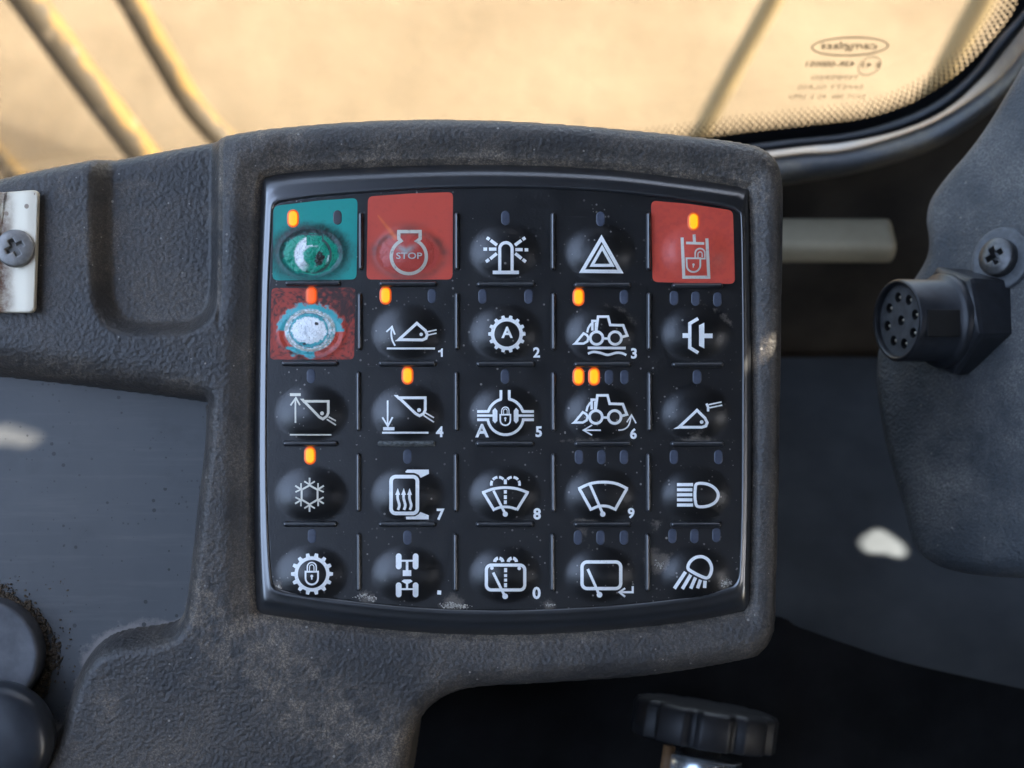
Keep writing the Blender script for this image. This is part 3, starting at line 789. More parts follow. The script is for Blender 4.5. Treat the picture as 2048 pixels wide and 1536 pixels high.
def loader(i, dx, dy, k):
    f = lambda pts: [(dx + x * k, dy + y * k) for x, y in pts]
    i.stroke(f([(-3, -58), (12, -173), (93, -173), (110, -106), (215, -103), (248, -20), (203, -8)]), 21 * k)
    i.stroke(f([(-34, -60), (-34, -138), (8, -138)]), 20 * k)
    i.stroke(f([(-10, -50), (-9, -125)]), 12 * k)
    i.stroke(f([(-76, -45), (-68, -80), (-50, -108), (-38, -118)]), 17 * k)
    i.arc((dx, dy), 51 * k, 0, 360, 22 * k, 33); i.arc((dx + 150 * k, dy), 51 * k, 0, 360, 22 * k, 33)
    i.stroke(f([(52, 4), (98, 4)]), 19 * k)
    i.stroke(f([(-172, 44), (-105, -38), (-78, -24), (-66, -3), (-74, 26), (-105, 44)]), 19 * k, closed=True)
    i.fill(f([(-198, 53), (-160, 53), (-165, 25)]), 2)

i = Ink(*ZB)   # beacon
i.stroke([(402, 735), (402, 556)] + [(452 + 50 * math.cos(a), 556 - 50 * math.sin(a)) for a in np.radians(np.linspace(170, 10, 11))] + [(502, 556), (502, 735)], 25)
i.stroke([(345, 747), (557, 747)], 29)
for a, b in (((380, 527), (328, 487)), ((319, 481), (297, 466)), ((375, 559), (315, 559)), ((300, 559), (270, 559)), ((378, 594), (325, 637)), ((316, 643), (290, 661)), ((525, 527), (577, 488)), ((586, 481), (609, 467)), ((528, 563), (588, 563)), ((603, 565), (633, 565)), ((527, 594), (578, 635)), ((587, 642), (613, 662))): i.stroke([a, b], 26)
i.build('icon', M['ink'], BTN[0, 2])
i = Ink(*ZB); i.stroke([(1225, 470), (1378, 740), (1068, 737)], 29, True).stroke([(1230, 545), (1311, 690), (1148, 690)], 24, True); i.build('icon', M['ink'], BTN[0, 3])
i = Ink(*ZB); gear(i, (460, 1245), 102, 130, 151, 14, 28); i.text('A', (462, 1232), 92, .03); i.build('icon', M['ink'], BTN[1, 2])
i = Ink(*ZB); loader(i, 1185, 1278, 1.0); i.stroke([(1113, 1357), (1420, 1359)], 22)
i.stroke(spline([(1115, 1404), (1160, 1390), (1215, 1398), (1275, 1414), (1340, 1398), (1390, 1400), (1425, 1416)], 5), 20); i.build('icon', M['ink'], BTN[1, 3])
i = Ink(*ZC); i.stroke([(1198, 1120), (1130, 1160), (1130, 1355), (1198, 1398)], 27).stroke([(1072, 1258), (1120, 1258)], 38)
i.fill([(1205, 1175), (1248, 1153), (1248, 1362), (1205, 1340)]).stroke([(1246, 1260), (1315, 1260)], 38); i.build('icon', M['ink'], BTN[1, 4])
i = Ink(*ZA); i.stroke([(1122, 1291), (1268, 1158), (1338, 1218), (1352, 1252), (1342, 1280), (1312, 1293)], 23, True).fill([(1088, 1303), (1135, 1303), (1140, 1275)], 2).disc((1303, 1248), 14)
i.stroke([(1350, 1228), (1428, 1211)], 11).stroke([(1358, 1254), (1428, 1238)], 11)
i.stroke(spline([(1092, 1340), (1070, 1295), (1061, 1245), (1067, 1192)], 4), 14).stroke([(1022, 1228), (1067, 1186), (1091, 1250)], 13)
i.stroke([(1025, 1362), (1415, 1362)], 16); i.build('icon', M['ink'], BTN[1, 1])
i = Ink(*ZD); i.stroke([(270, 313), (368, 313)], 26).stroke([(320, 348), (320, 568)], 15).stroke([(276, 410), (324, 342), (361, 408)], 15)
i.stroke([(398, 373), (536, 515), (568, 533), (602, 510), (617, 478), (617, 373)], 23, True).fill([(360, 350), (395, 350), (415, 385), (395, 390)], 2).disc((560, 482), 18)
i.stroke([(604, 535), (686, 588)], 13).stroke([(620, 514), (686, 550)], 13).stroke([(270, 675), (645, 676)], 14); i.build('icon', M['ink_old'], BTN[2, 0])
i = Ink(*ZD); i.stroke([(1153, 365), (1153, 592)], 15).stroke([(1106, 518), (1155, 598), (1198, 516)], 15).stroke([(1112, 621), (1215, 621)], 30).stroke([(1103, 657), (1522, 657)], 18)
i.stroke([(1255, 341), (1406, 484), (1442, 504), (1478, 484), (1493, 452), (1493, 341)], 25, True).fill([(1208, 316), (1245, 316), (1270, 350), (1250, 358)], 2).disc((1437, 453), 18)
i.stroke([(1492, 476), (1572, 522)], 13).stroke([(1478, 500), (1572, 562)], 13); i.build('icon', M['ink'], BTN[2, 1])
i = Ink(*ZE); C_ = (502, 513); rr = 163
pa = lambda a0, a1: [(C_[0] + rr * math.cos(a), C_[1] - rr * math.sin(a)) for a in np.radians(np.linspace(a0, a1, 14))]
i.stroke([(460, 272), (460, 350)] + pa(106, 161) + [(345, 465), (245, 465)], 25)
i.stroke([(535, 272), (535, 350)] + pa(78, 19) + [(659, 465), (758, 465)], 25)
i.stroke([(245, 540), (342, 540)] + pa(191, 349) + [(662, 540), (758, 540)], 25)
i.stroke([(245, 502), (388, 502)], 21).stroke([(616, 502), (758, 502)], 21)
i.fill([(385, 455), (407, 432), (428, 458), (428, 550), (407, 574), (385, 550)]).fill([(619, 455), (597, 432), (576, 458), (576, 550), (597, 574), (619, 550)])
padlock(i, 500, 425, 92, 165, 14); i.text('A', (290, 638), 122, .03); i.build('icon', M['ink'], BTN[2, 2])
i = Ink(*ZE); loader(i, 1318, 515, 1.13)
i.stroke([(1212, 634), (1362, 634)], 14).stroke([(1284, 588), (1206, 634), (1284, 680)], 13).stroke(spline([(1520, 634), (1572, 626), (1615, 588), (1638, 502)], 5), 13).stroke([(1597, 562), (1640, 497), (1681, 572)], 13); i.build('icon', M['ink'], BTN[2, 3])
i = Ink(*ZF); i.stroke([(1165, 607), (1328, 454), (1400, 525), (1420, 566), (1408, 596), (1372, 608)], 25, True).fill([(1113, 622), (1165, 622), (1175, 590)], 2).disc((1370, 560), 17)
i.stroke([(1432, 404), (1550, 379)], 13).stroke([(1440, 432), (1556, 408)], 13).stroke([(1413, 393), (1428, 425), (1428, 465)], 22); i.build('icon', M['ink'], BTN[2, 4])
i = Ink(*ZD); c0 = np.array([448, 1218.]); hx = [(448, 1132), (520, 1172), (520, 1262), (448, 1304), (376, 1262), (376, 1172)]
i.stroke(hx, 17, True)
for v in hx:
    v = np.array(v, float); d = (v - c0) / np.linalg.norm(v - c0); i.stroke([v, v + d * 68], 16)
    for sg in (-1, 1):
        a = math.radians(58) * sg; e = np.array([d[0] * math.cos(a) - d[1] * math.sin(a), d[0] * math.sin(a) + d[1] * math.cos(a)])
        i.stroke([v + d * 6, v + d * 6 + e * 56], 14)
i.build('icon', M['ink_old'], BTN[3, 0])
i = Ink(*ZD); i.rrect((1303, 1220), 119, 166, 42, 33)
for x in (1245, 1299, 1352): i.stroke(spline([(x + 2, 1354), (x + 14, 1315), (x + 6, 1278), (x - 2, 1245), (x, 1208)], 4), 24).fill([(x - 23, 1218), (x, 1158), (x + 21, 1218)], 2)
i.fill([(1312, 1010), (1330, 990), (1525, 990), (1527, 1028), (1490, 1046), (1452, 1064), (1440, 1040), (1395, 1020), (1320, 1018)]).fill([(1320, 1440), (1318, 1415), (1400, 1412), (1432, 1395), (1448, 1372), (1525, 1404), (1525, 1440)]); i.build('icon', M['ink'], BTN[3, 1])
i = Ink(*ZE); top = spline([(291, 1200), (390, 1165), (500, 1152), (610, 1165), (711, 1200)], 5)
i.stroke(top, 25).stroke([(300, 1195), (402, 1362)], 26).stroke([(702, 1195), (602, 1358)], 26).stroke(spline([(402, 1348), (450, 1332), (500, 1327), (550, 1332), (600, 1348)], 4), 24)
i.stroke([(393, 1180), (498, 1388)], 23).disc((500, 1393), 24)
for a, b in ((1175, 1207), (1222, 1256), (1268, 1302)): i.stroke([(500, a), (500, b)], 27)
for cx, sg in ((437, 1), (565, -1)):
    for a0, a1 in ((192, 152), (140, 98), (84, 44)): i.arc((cx, 1122), 64, 90 + sg * (a0 - 90), 90 + sg * (a1 - 90), 24, 7)
i.stroke([(500, 1078), (500, 1122)], 27); i.build('icon', M['ink'], BTN[3, 2])
i = Ink(*ZE); i.stroke(spline([(1160, 1165), (1265, 1118), (1385, 1103), (1505, 1118), (1606, 1165)], 5), 26).stroke([(1168, 1162), (1279, 1360)], 27).stroke([(1598, 1162), (1487, 1360)], 27)
i.stroke(spline([(1278, 1348), (1330, 1325), (1382, 1318), (1435, 1325), (1488, 1348)], 4), 25).stroke([(1265, 1125), (1380, 1388)], 25).disc((1380, 1392), 25); i.build('icon', M['ink'], BTN[3, 3])
i = Ink(*ZF)
for k, y in enumerate((1126, 1172, 1217, 1263, 1310)): i.stroke([(1147, y), (1292 - (0 if k in (0, 4) else 6), y)], 29)
i.stroke(spline([(1322, 1122), (1375, 1114), (1440, 1128), (1495, 1165), (1520, 1218), (1500, 1275), (1450, 1310), (1390, 1325), (1330, 1320), (1313, 1275), (1309, 1220), (1312, 1165)], 4, True), 27, True); i.build('icon', M['ink'], BTN[3, 4])
i = Ink(*ZG); gear(i, (605, 575), 138, 172, 204, 14, 36); padlock(i, 603, 462, 122, 215, 18); i.build('icon', M['ink'], BTN[4, 0])
i = Ink(*ZG)
for x in (1450, 1615): i.stroke([(x, 402), (x, 502)], 56, rnd=True).stroke([(x, 685), (x, 775)], 56, rnd=True)
i.stroke([(1450, 446), (1615, 446)], 19).stroke([(1532, 446), (1532, 545)], 25).fill([(1490, 538), (1573, 538), (1573, 595), (1490, 595)])
i.fill([(1500, 628), (1566, 628), (1587, 646), (1550, 668), (1515, 668), (1477, 646)]).stroke([(1532, 655), (1532, 722)], 22).stroke([(1450, 722), (1615, 722)], 17); i.build('icon', M['ink'], BTN[4, 1])
Ink(*ZG).fill([(1828, 734), (1866, 738), (1863, 778), (1825, 774)]).build('digit', M['ink'], BTN[4, 1])
i = Ink(*ZH); i.rrect((367, 413), 127, 82, 32, 21).stroke([(285, 380), (362, 535)], 18).disc((364, 537), 19)
for a, b in ((350, 378), (390, 410), (420, 440), (450, 478)): i.stroke([(367, a), (367, b)], 20)
for cx in (322, 412):
    for a0, a1 in ((175, 100), (80, 5)): i.arc((cx, 312), 27, a0, a1, 22, 8)
i.disc((277, 350), 12).disc((457, 352), 12); i.build('icon', M['ink'], BTN[4, 2])
i = Ink(*ZH); i.rrect((1000, 398), 128, 88, 34, 22).stroke([(910, 357), (985, 525)], 18).disc((988, 527), 19); i.build('icon', M['ink'], BTN[4, 3])
Ink(*ZH).stroke([(1207, 470), (1207, 510), (1125, 510)], 14).stroke([(1157, 484), (1119, 510), (1157, 540)], 13).build('digit', M['ink'], BTN[4, 3])
i = Ink(*ZH); i.stroke(spline([(1572, 352), (1584, 312), (1622, 281), (1668, 276), (1708, 300), (1728, 345), (1720, 392), (1696, 416), (1650, 401), (1602, 376)], 4, True), 21, True)
for a, b in (((1556, 376), (1482, 486)), ((1590, 395), (1535, 488)), ((1622, 413), (1590, 486)), ((1655, 428), (1635, 484)), ((1685, 434), (1682, 482))): i.stroke([a, b], 23)
i.build('icon', M['ink'], BTN[4, 4])
Ink(*ZA).fill([(1468, 1362), (1478, 1362), (1478, 1430), (1462, 1430), (1462, 1385), (1440, 1392), (1440, 1380), (1458, 1374)], 2).build('digit', M['ink'], BTN[1, 1], .06); digit(1, 2, ZB, '2', (700, 1394), 84); digit(1, 3, ZB, '3', (1487, 1402), 86)
digit(2, 1, ZD, '4', (1623, 648), 98); digit(2, 2, ZE, '5', (802, 648), 98); digit(2, 3, ZE, '6', (1657, 665), 98)
digit(3, 1, ZD, '7', (1632, 1395), 105); digit(3, 2, ZE, '8', (787, 1390), 105); digit(3, 3, ZE, '9', (1637, 1384), 96); digit(4, 2, ZH, '0', (572, 515), 82)

# --- coloured panels with their wear and painted glare
def rpoly(pts, rad, n=6):
    P = [np.array(p, float) for p in pts]; out = []
    for k in range(len(P)):
        a, b, c = P[k - 1], P[k], P[(k + 1) % len(P)]
        u = (a - b) / np.linalg.norm(a - b); v = (c - b) / np.linalg.norm(c - b)
        for t in np.linspace(0, 1, n): out.append((1 - t) ** 2 * (b + u * rad) + 2 * t * (1 - t) * b + t * t * (b + v * rad))
    return np.array(out)
GREEN = np.array([.010, .30, .26]); RED = np.array([.60, .078, .048]); BLK = np.array([.018, .017, .016]); FRESH = np.array([.004, .30, .19])
CYAN = np.array([.07, .42, .46]); WHT = np.array([.84, .87, .87]); DRED = np.array([.30, .035, .03])  # WHT: worn white print, brightened to stand in for reflections on it
def lerp(a, b, t): return a * (1 - t[:, None]) + b * t[:, None]
def panel(r, c, pts, rad, colfn):
    Q = resample(rpoly(pts, rad), 150, True); ctr = np.array([(CX[c]), CY[r]], float); rings = 58
    P = np.vstack([ctr + (Q - ctr) * (1 - k / rings) for k in range(rings)] + [ctr[None]]); n = 150
    F = grid_faces(n, rings, wrap=True).tolist() + [[(rings - 1) * n + j, (rings - 1) * n + (j + 1) % n, rings * n] for j in range(n)]
    cols = colfn(P[:, 0], P[:, 1]); cols = np.clip(cols, 0, 1)
    wr = np.hypot((P[:, 0] - CX[c]) / 62, (P[:, 1] - CY[r] - 3) / 48); wear = sst(1.05, .85, wr) * {(0, 0): 1.0, (1, 0): 1.0, (0, 1): .45}.get((r, c), .1)
    obj('colour_panel', drape(P, .03), F, M['paint'], BTN[r, c], cols=cols, attrs={'wear': wear})
def f_green(x, y):
    # zoom A centre of worn key
    u = (x - 520 - 410 / 4.0425) / (225 / 4.0425); v = (y - 360 - 600 / 4.0425) / (165 / 4.0425)
    n = fbm(x / 9, y / 9); n2 = fbm(x / 3.2 + 9, y / 3.2); rr = np.hypot(u, v) + .22 * (n - .5)
    col = np.tile(GREEN, (len(x), 1))
    up = np.clip(.5 - v * .35, 0, 1)
    ring = sst(1.75, 1.22, rr) * sst(.90, 1.06, rr)
    col = lerp(col, BLK, np.clip(ring * (.55 + .45 * up) * (.75 + .5 * n2), 0, .96))
    inn = sst(1.04, .92, rr); col = lerp(col, FRESH, inn)
    # worn white crescent left and top of the symbol, widened as painted glare
    r2 = np.hypot((x - 520 - 425 / 4.0425) / (140 / 4.0425), (y - 360 - 605 / 4.0425) / (140 / 4.0425)) + .10 * (n2 - .5)
    ang = np.degrees(np.arctan2(-(y - 360 - 605 / 4.0425), (x - 520 - 425 / 4.0425))) % 360
    cres = sst(.50, .62, r2 + .12 * (n - .5)) * sst(1.12, 1.0, r2) * sst(62, 105, ang) * sst(262, 215, ang)
    cres = np.maximum(cres, sst(.45, .55, r2) * sst(.72, .62, r2) * sst(50, 80, ang) * sst(170, 140, ang) * .9)
    cres = np.maximum(cres, sst(.86, .91, r2) * sst(1.02, .95, r2) * sst(320, 345, (ang - 0) % 360) * .6)
    col = lerp(col, WHT, np.clip(cres, 0, 1))
    dk = sst(.94, .98, r2) * sst(1.1, 1.03, r2) * (.3 + .7 * sst(.4, .6, n)) * ((ang > 250) | (ang < 60))
    col = lerp(col, BLK, np.clip(dk, 0, .9))
    # chipped dark island
    q = np.hypot((x - 520 - 480 / 4.0425) / (50 / 4.0425), (y - 360 - 640 / 4.0425) / (70 / 4.0425)) + .9 * (n2 - .5)
    col = lerp(col, BLK * 1.6, sst(.85, .7, q))
    # cap of the symbol
    cap = (np.abs(x - 520 - 437 / 4.0425) < 62 / 4.0425) & (np.abs(y - 360 - 490 / 4.0425) < 38 / 4.0425); col[cap] = FRESH
    sp = sst(.66, .72, fbm(x / 2 + 50, y / 2)) * sst(1.9, 1.2, rr) * .5; return lerp(col, BLK, sp)
def f_stop(x, y):
    u = (x - 520 - 1205 / 4.0425) / (255 / 4.0425); v = (y - 360 - 610 / 4.0425) / (165 / 4.0425)
    n = fbm(x / 8 + 4, y / 8); n2 = fbm(x / 2.5, y / 2.5); rr = np.hypot(u, v)
    col = np.tile(RED, (len(x), 1))
    d = .75 * np.exp(-((rr - 1.12) / .16) ** 2) * (.35 + n) * (.6 + .4 * (v < 0)) + .5 * np.exp(-(((x - 520 - 1210 / 4.0425) / 28) ** 2 + ((y - 360 - 380 / 4.0425) / 9) ** 2))
    d += .35 * np.exp(-((v - .9) / .2) ** 2) * np.exp(-(u / .6) ** 2)
    col = lerp(col, np.array([.13, .06, .05]), np.clip(d, 0, .9))
    col = lerp(col, DRED * 1.25, .55 * sst(1.02, .9, rr))
    col = lerp(col, np.array([.30, .42, .40]), .75 * np.exp(-((x - 520 - 1180 / 4.0425) / 17) ** 2 - ((y - 360 - 575 / 4.0425 + .5 * np.abs(x - 520 - 1180 / 4.0425)) / 7) ** 2))
    # orange scratch
    ax, ay, bx, by = 520 + 955 / 4.0425, 360 + 290 / 4.0425, 520 + 1095 / 4.0425, 360 + 465 / 4.0425
    t = np.clip(((x - ax) * (bx - ax) + (y - ay) * (by - ay)) / ((bx - ax) ** 2 + (by - ay) ** 2), 0, 1)
    dl = np.hypot(x - ax - t * (bx - ax), y - ay - t * (by - ay)); return lerp(col, np.array([.75, .16, .05]), .8 * sst(2 + 5 * 1, .5, dl / (.35 + t * .8)))
def f_hyd(x, y):
    n = fbm(x / 7, y / 7); col = np.tile(RED, (len(x), 1)); return lerp(col, DRED * 1.5, .35 * sst(.45, .7, n))
def f_park(x, y):
    cx, cy = 520 + 405 / 4.0425, 360 + 1215 / 4.0425
    n = fbm(x / 8 + 30, y / 8); n2 = fbm(x / 4.5 + 3, y / 4.5); n3 = fbm(x / 5 + 70, y / 5)
    u = (x - cx) / (195 / 4.0425); v = (y - cy) / (165 / 4.0425); r1 = np.hypot(u, v)
    big = np.hypot((x - cx) / (275 / 4.0425), (y - cy + 2) / (215 / 4.0425)) + .18 * (n - .5)
    col = np.tile(RED * .72, (len(x), 1))
    # grime, heavy in the upper right
    g = .8 * sst(.44, .76, n * .5 + .35 * n2 + .30 * sst(-10, 45, x - cx) * sst(0, -40, y - cy) + .03) * sst(.95, 1.1, big)
    col = lerp(col, BLK * 1.3, np.clip(g + .55 * sst(.98, 1.06, big) * sst(.4, .7, n2), 0, .92))
    col = lerp(col, RED * .95, sst(1.03, .95, big))
    cy_ = sst(1.42, 1.28, r1 + .5 * (n - .5)) * ((v < .05) | (v > .8)) * (1 - .9 * (v > .3) * (u > .2)); col = lerp(col, CYAN, np.clip(cy_, 0, 1))
    col = lerp(col, lerp(np.tile(CYAN, (len(x), 1)), WHT, sst(.3, .65, n3)), sst(1.08, 1.02, r1))
    col = lerp(col, np.array([.40, .42, .36]), .8 * sst(.88, .92, r1) * sst(1.07, 1.02, r1) * sst(.42, .6, n2))
    ri = np.hypot((x - cx + 2) / (158 / 4.0425), (y - cy) / (118 / 4.0425)) + .25 * (n3 - .5)
    inner = np.hypot((x - cx + 2) / (158 / 4.0425), (y - cy) / (140 / 4.0425))
    col = lerp(col, CYAN * .9, sst(1.0, .96, inner)); col = lerp(col, WHT * 1.08, sst(.95, .87, ri))  # white centre painted bright as the reflection off the worn key
    col = lerp(col, BLK * 2, .8 * sst(.96, .985, inner) * sst(1.05, 1.0, inner) * (.25 + .75 * sst(.45, .6, n)))
    # faint letter ghost and chips
    col = lerp(col, np.array([.35, .40, .46]), .6 * np.exp(-((x - cx + 9) / 3) ** 2) * sst(11, 6, np.abs(y - cy)))
    q = np.hypot((x - cx - 13) / 4, (y - cy + 13) / 5) + 1.2 * (n2 - .5); col = lerp(col, BLK * 2, sst(.8, .6, q))
    q = np.hypot((x - cx + 12) / 5, (y - cy - 27) / 3) + 1.2 * (n2 - .5); col = lerp(col, BLK * 2, sst(.8, .6, q))
    return lerp(col, BLK, .5 * sst(.70, .76, fbm(x / 1.8, y / 1.8 + 20)))
panel(0, 0, [(547, 412), (640, 401), (715, 396), (713, 559), (545, 561)], 11, f_green)
panel(0, 1, [(736, 393), (820, 387), (906, 384), (905, 559), (733, 559)], 10, f_stop)
panel(0, 4, [(1302, 401), (1380, 408), (1466, 421), (1470, 568), (1305, 564)], 11, f_hyd)
panel(1, 0, [(543, 576), (711, 575), (708, 719), (540, 719)], 9, f_park)
i = Ink(*ZA)
i.stroke([(1140, 492), (1122, 474), (1122, 417), (1295, 417), (1295, 474), (1274, 492)] + [(1203 + 142 * math.cos(a), 618 - 140 * math.sin(a)) for a in np.radians(np.linspace(62, -242, 40))][::1], 27, True)
i.build('icon', M['ink_grey'], BTN[0, 1], .06)
Ink(*ZA).text('STOP', (1206, 612), 52, .012, w=210).build('lettering', mat_ink('stop_print', (.50, .52, .48), .5, (.06, .10, .10)), BTN[0, 1], .12)
i = Ink(*ZA); i.arc((428, 605), 148, -95, 58, 9, 24).arc((440, 600), 128, -20, 60, 8, 14); i.stroke([(360, 452), (372, 440), (505, 447), (508, 500)], 9); i.build('icon', M['ink_dark'], BTN[0, 0], .06)
i = Ink(*ZA); i.arc((402, 1215), 188, 20, 160, 7, 30, 150); i.arc((402, 1215), 188, 200, 330, 7, 30, 158); i.build('icon', M['ink_grey'], BTN[1, 0], .06)
i = Ink(*ZC); i.stroke([(1068, 465), (1082, 786), (1284, 786), (1268, 472)], 25); i.stroke([(1100, 509), (1247, 513)], 21).stroke([(1165, 440), (1168, 505)], 24)
i.stroke([(1103, 633), (1106, 690)] + [(1160 + 54 * math.cos(a), 692 - 52 * math.sin(a)) for a in np.radians(np.linspace(190, 350, 12))] + [(1215, 690), (1215, 633)], 14, True)
i.stroke([(1174, 636), (1174, 592)] + [(1213 + 39 * math.cos(a), 590 - 36 * math.sin(a)) for a in np.radians(np.linspace(180, 0, 12))] + [(1252, 592), (1252, 636), (1216, 636)], 12)
i.stroke([(1196, 630), (1196, 600)] + [(1213 + 17 * math.cos(a), 598 - 17 * math.sin(a)) for a in np.radians(np.linspace(180, 0, 8))] + [(1230, 625)], 9)
i.disc((1160, 684), 10).stroke([(1160, 684), (1157, 708)], 9); i.build('icon', mat_ink('cream_print', (.60, .58, .50), .5, (.30, .12, .1)), BTN[0, 4], .06)

# --- indicator lights
def lens(r, c, px, py, lit=None):
    """capsule window about 1.7 x 2.9 mm; lit ones have a glowing edge round a bright core"""
    def cap(w, h):
        a = np.radians(np.linspace(0, 180, 9)); q = [(w * math.cos(t), -(h - w) - w * math.sin(t)) for t in a] + [(-w * math.cos(t), (h - w) + w * math.sin(t)) for t in a]
        return np.array([(px + x, py + y) for x, y in q])
    def build(sizes, name, mat, parent):
        rings = [np.c_[drape(cap(w, h), 0)[:, :2], np.full(18, 0.)] + 0 for w, h, l in sizes]
        for R_, (w, h, l) in zip(rings, sizes): R_[:, 2] = drape(cap(w, h), l)[:, 2]
        V, F = loft(rings, True, False, True); return obj(name, V, [f[::-1] for f in F] if False else F, mat, parent)
    if lit:
        e, k = (M['amber_edge'], M['amber']) if lit == 'amber' else (M['red_edge'], M['red_light'])
        o = build([(12, 18.5, .02), (11, 17.3, .08), (8.2, 14.5, .11)], 'indicator_light', e, BTN[r, c])  # outer ring's dim emission stands in for glow spilling round the lamp
        build([(8.6, 14.8, .10), (8.0, 14.2, .16), (6.5, 12.5, .18)], 'indicator_light', k, BTN[r, c])
    else: build([(8.6, 14.6, .02), (8.0, 14.0, .09), (6.5, 12.5, .10)], 'indicator_light', M['lens'] if (r, c) != (0, 0) else M['lens_red'], BTN[r, c])
A_ = 'amber'
for r, c, px, py, l in [(0, 0, 586, 437, A_), (0, 0, 675, 435, None), (0, 2, 1011, 436, None), (0, 3, 1201, 438, None), (0, 4, 1387, 443, A_),
    (1, 0, 623, 591, 'red'), (1, 1, 771, 591, A_), (1, 1, 864, 592, None), (1, 2, 965, 593, None), (1, 2, 1057, 593, None), (1, 3, 1157, 594, A_), (1, 3, 1248, 594, None), (1, 4, 1348, 596, None), (1, 4, 1391, 597, None), (1, 4, 1435, 599, None),
    (2, 0, 622, 752, None), (2, 1, 815, 751, A_), (2, 2, 1010, 753, None), (2, 3, 1157, 753, A_), (2, 3, 1188, 753, A_), (2, 3, 1218, 754, None), (2, 3, 1249, 754, None), (2, 4, 1394, 754, None),
    (3, 0, 620, 911, A_), (3, 1, 815, 913, None), (3, 3, 1158, 914, None), (3, 3, 1203, 914, None), (3, 3, 1248, 914, None), (3, 4, 1348, 914, None), (3, 4, 1437, 914, None),
    (4, 0, 624, 1072, None), (4, 1, 815, 1075, None), (4, 3, 1156, 1075, None), (4, 3, 1201, 1075, None), (4, 3, 1248, 1075, None), (4, 4, 1345, 1072, None), (4, 4, 1389, 1072, None), (4, 4, 1433, 1070, None)]: lens(r, c, px, py, l)

# ------------------------------------------------------------------ crumbs (uncountable)
def crumbs(pts, mat, name, label, par=None):
    mb = MB(); ico = bmesh.new(); bmesh.ops.create_icosphere(ico, subdivisions=1, radius=1); ico.verts.index_update()
    base = np.array([tuple(v.co) for v in ico.verts]); FF = [[v.index for v in f.verts] for f in ico.faces]; ico.free()
    for x, y, z, rad in pts:
        s_ = rad * (.6 + .8 * rng.random(3)); mb.add(base * s_ * (.75 + .5 * rng.random((len(base), 1))) + np.array([x, y, z]), FF)
    return obj(name, mb.V, mb.F, mat, smooth=False, base=(pts[0][0], pts[0][1], pts[0][2]), label=label, cat='dirt', kind='stuff')
M['soil'] = mat_plain('soil_crumb', (.075, .055, .036), rough=.95, var=.7, scale=900)
M['dust'] = mat_plain('pale_dust', (.42, .39, .34), rough=.95, var=.3, scale=900)
P = []
CAPC = (-36, 1312); CAPR = 112
for k in range(2600):
    a = math.radians(rng.uniform(-78, 75)); rr = CAPR + 6 + abs(rng.normal(0, 12)) + 10 * math.exp(-((math.degrees(a) + 5) / 30) ** 2)
    if fbm(np.array([a * 4.0]), np.array([rr / 9]))[0] < .30 + .008 * (rr - CAPR - 10): continue
    q = Lp(CAPC[0] + rr * math.cos(a) * 1.02, CAPC[1] - rr * math.sin(a) * 1.03, TRAY_Z); P.append((q[0], q[1], TRAY_Z + .12 + .25 * rng.random(), .12 + .30 * rng.random() ** 2))
for k in range(130):
    q = Lp(rng.uniform(0, 150), rng.uniform(1150, 1440), TRAY_Z)
    if sdf(TRAYm, np.array([q[0]]), np.array([q[1]]))[0] > .5: P.append((q[0], q[1], TRAY_Z + .1, .08 + .22 * rng.random() ** 2))
crumbs(P, M['soil'], 'soil_crumbs', 'brown soil crumbs heaped round the flat grey disc in the tray')
P = []
for px, py, s_, n in [(905, 1211, 16, 120), (930, 1214, 10, 50), (742, 1196, 12, 45), (722, 1192, 14, 40), (556, 1173, 6, 35), (1098, 1210, 7, 35), (1452, 1166, 9, 70), (1320, 1128, 9, 40)]:
    for k in range(n):
        x, y = px + rng.normal(0, s_ * .6), py + rng.normal(0, s_ * .22 if py > 1180 else s_ * .4); q = Lp(x, y)
        if sdf(KIm, np.array([q[0]]), np.array([q[1]]))[0] > .12: P.append((q[0], q[1], .10 + Zmat(np.array([q[0]]), np.array([q[1]]))[0], .07 + .13 * rng.random() ** 2))
crumbs(P, M['dust'], 'dust_grains', 'pale dust grains along the bottom edge of the keypad')

# ------------------------------------------------------------------ metal plate with screw on the console
def mat_plate():
    m, ns, ls, p = newmat('zinc_plate'); co = coord(ns)
    rust = math_(ns, ls, 'MULTIPLY', ramp(ns, ls, noise(ns, ls, co, 260, 6, .7), .40, .60), attr(ns, 'dirt').outputs['Fac'])
    pits = specks(ns, ls, co, 700, .35, .12)
    f = math_(ns, ls, 'MAXIMUM', rust, math_(ns, ls, 'MULTIPLY', pits, .7))
    ls.new(mixc(ns, ls, f, (.56, .49, .37), (.13, .055, .022)), p.inputs['Base Color'])
    ls.new(math_(ns, ls, 'SUBTRACT', .35, math_(ns, ls, 'MULTIPLY', f, .7), clamp=True), p.inputs['Metallic'])
    p.inputs['Roughness'].default_value = .42
    ls.new(bump(ns, ls, noise(ns, ls, co, 500, 4, .6), 3e-5), p.inputs['Normal']); return m
pl = thing('metal_plate', 'small rusty zinc plate held by a cross-head screw on the console', 'plate', base=Lp(0, 500, 1))
Q = rpoly([(-90, 384), (6, 384), (18, 383), (78, 380), (70, 626), (-90, 624)], 11)
Q = np.array([Lp(x, y, 2.2) for x, y in Q])[:, :2]; Q = resample(Q, 140, True); ctr = np.array(Lp(-5, 505, 2.2))[:2]
def plz(P):
    x = P[:, 0]; dxr = (x - Lp(20, 0, 2)[0])
    return 1.9 + .9 * np.exp(-((dxr + 1.2) / 1.6) ** 2) * 0 + .7 * sst(.3, 4.0, dxr) + .8 * sst(-1.5, -4, dxr)
rings = []; sc_ = [1.0, 1.0, .985, .96] + list(np.linspace(.92, .02, 24))
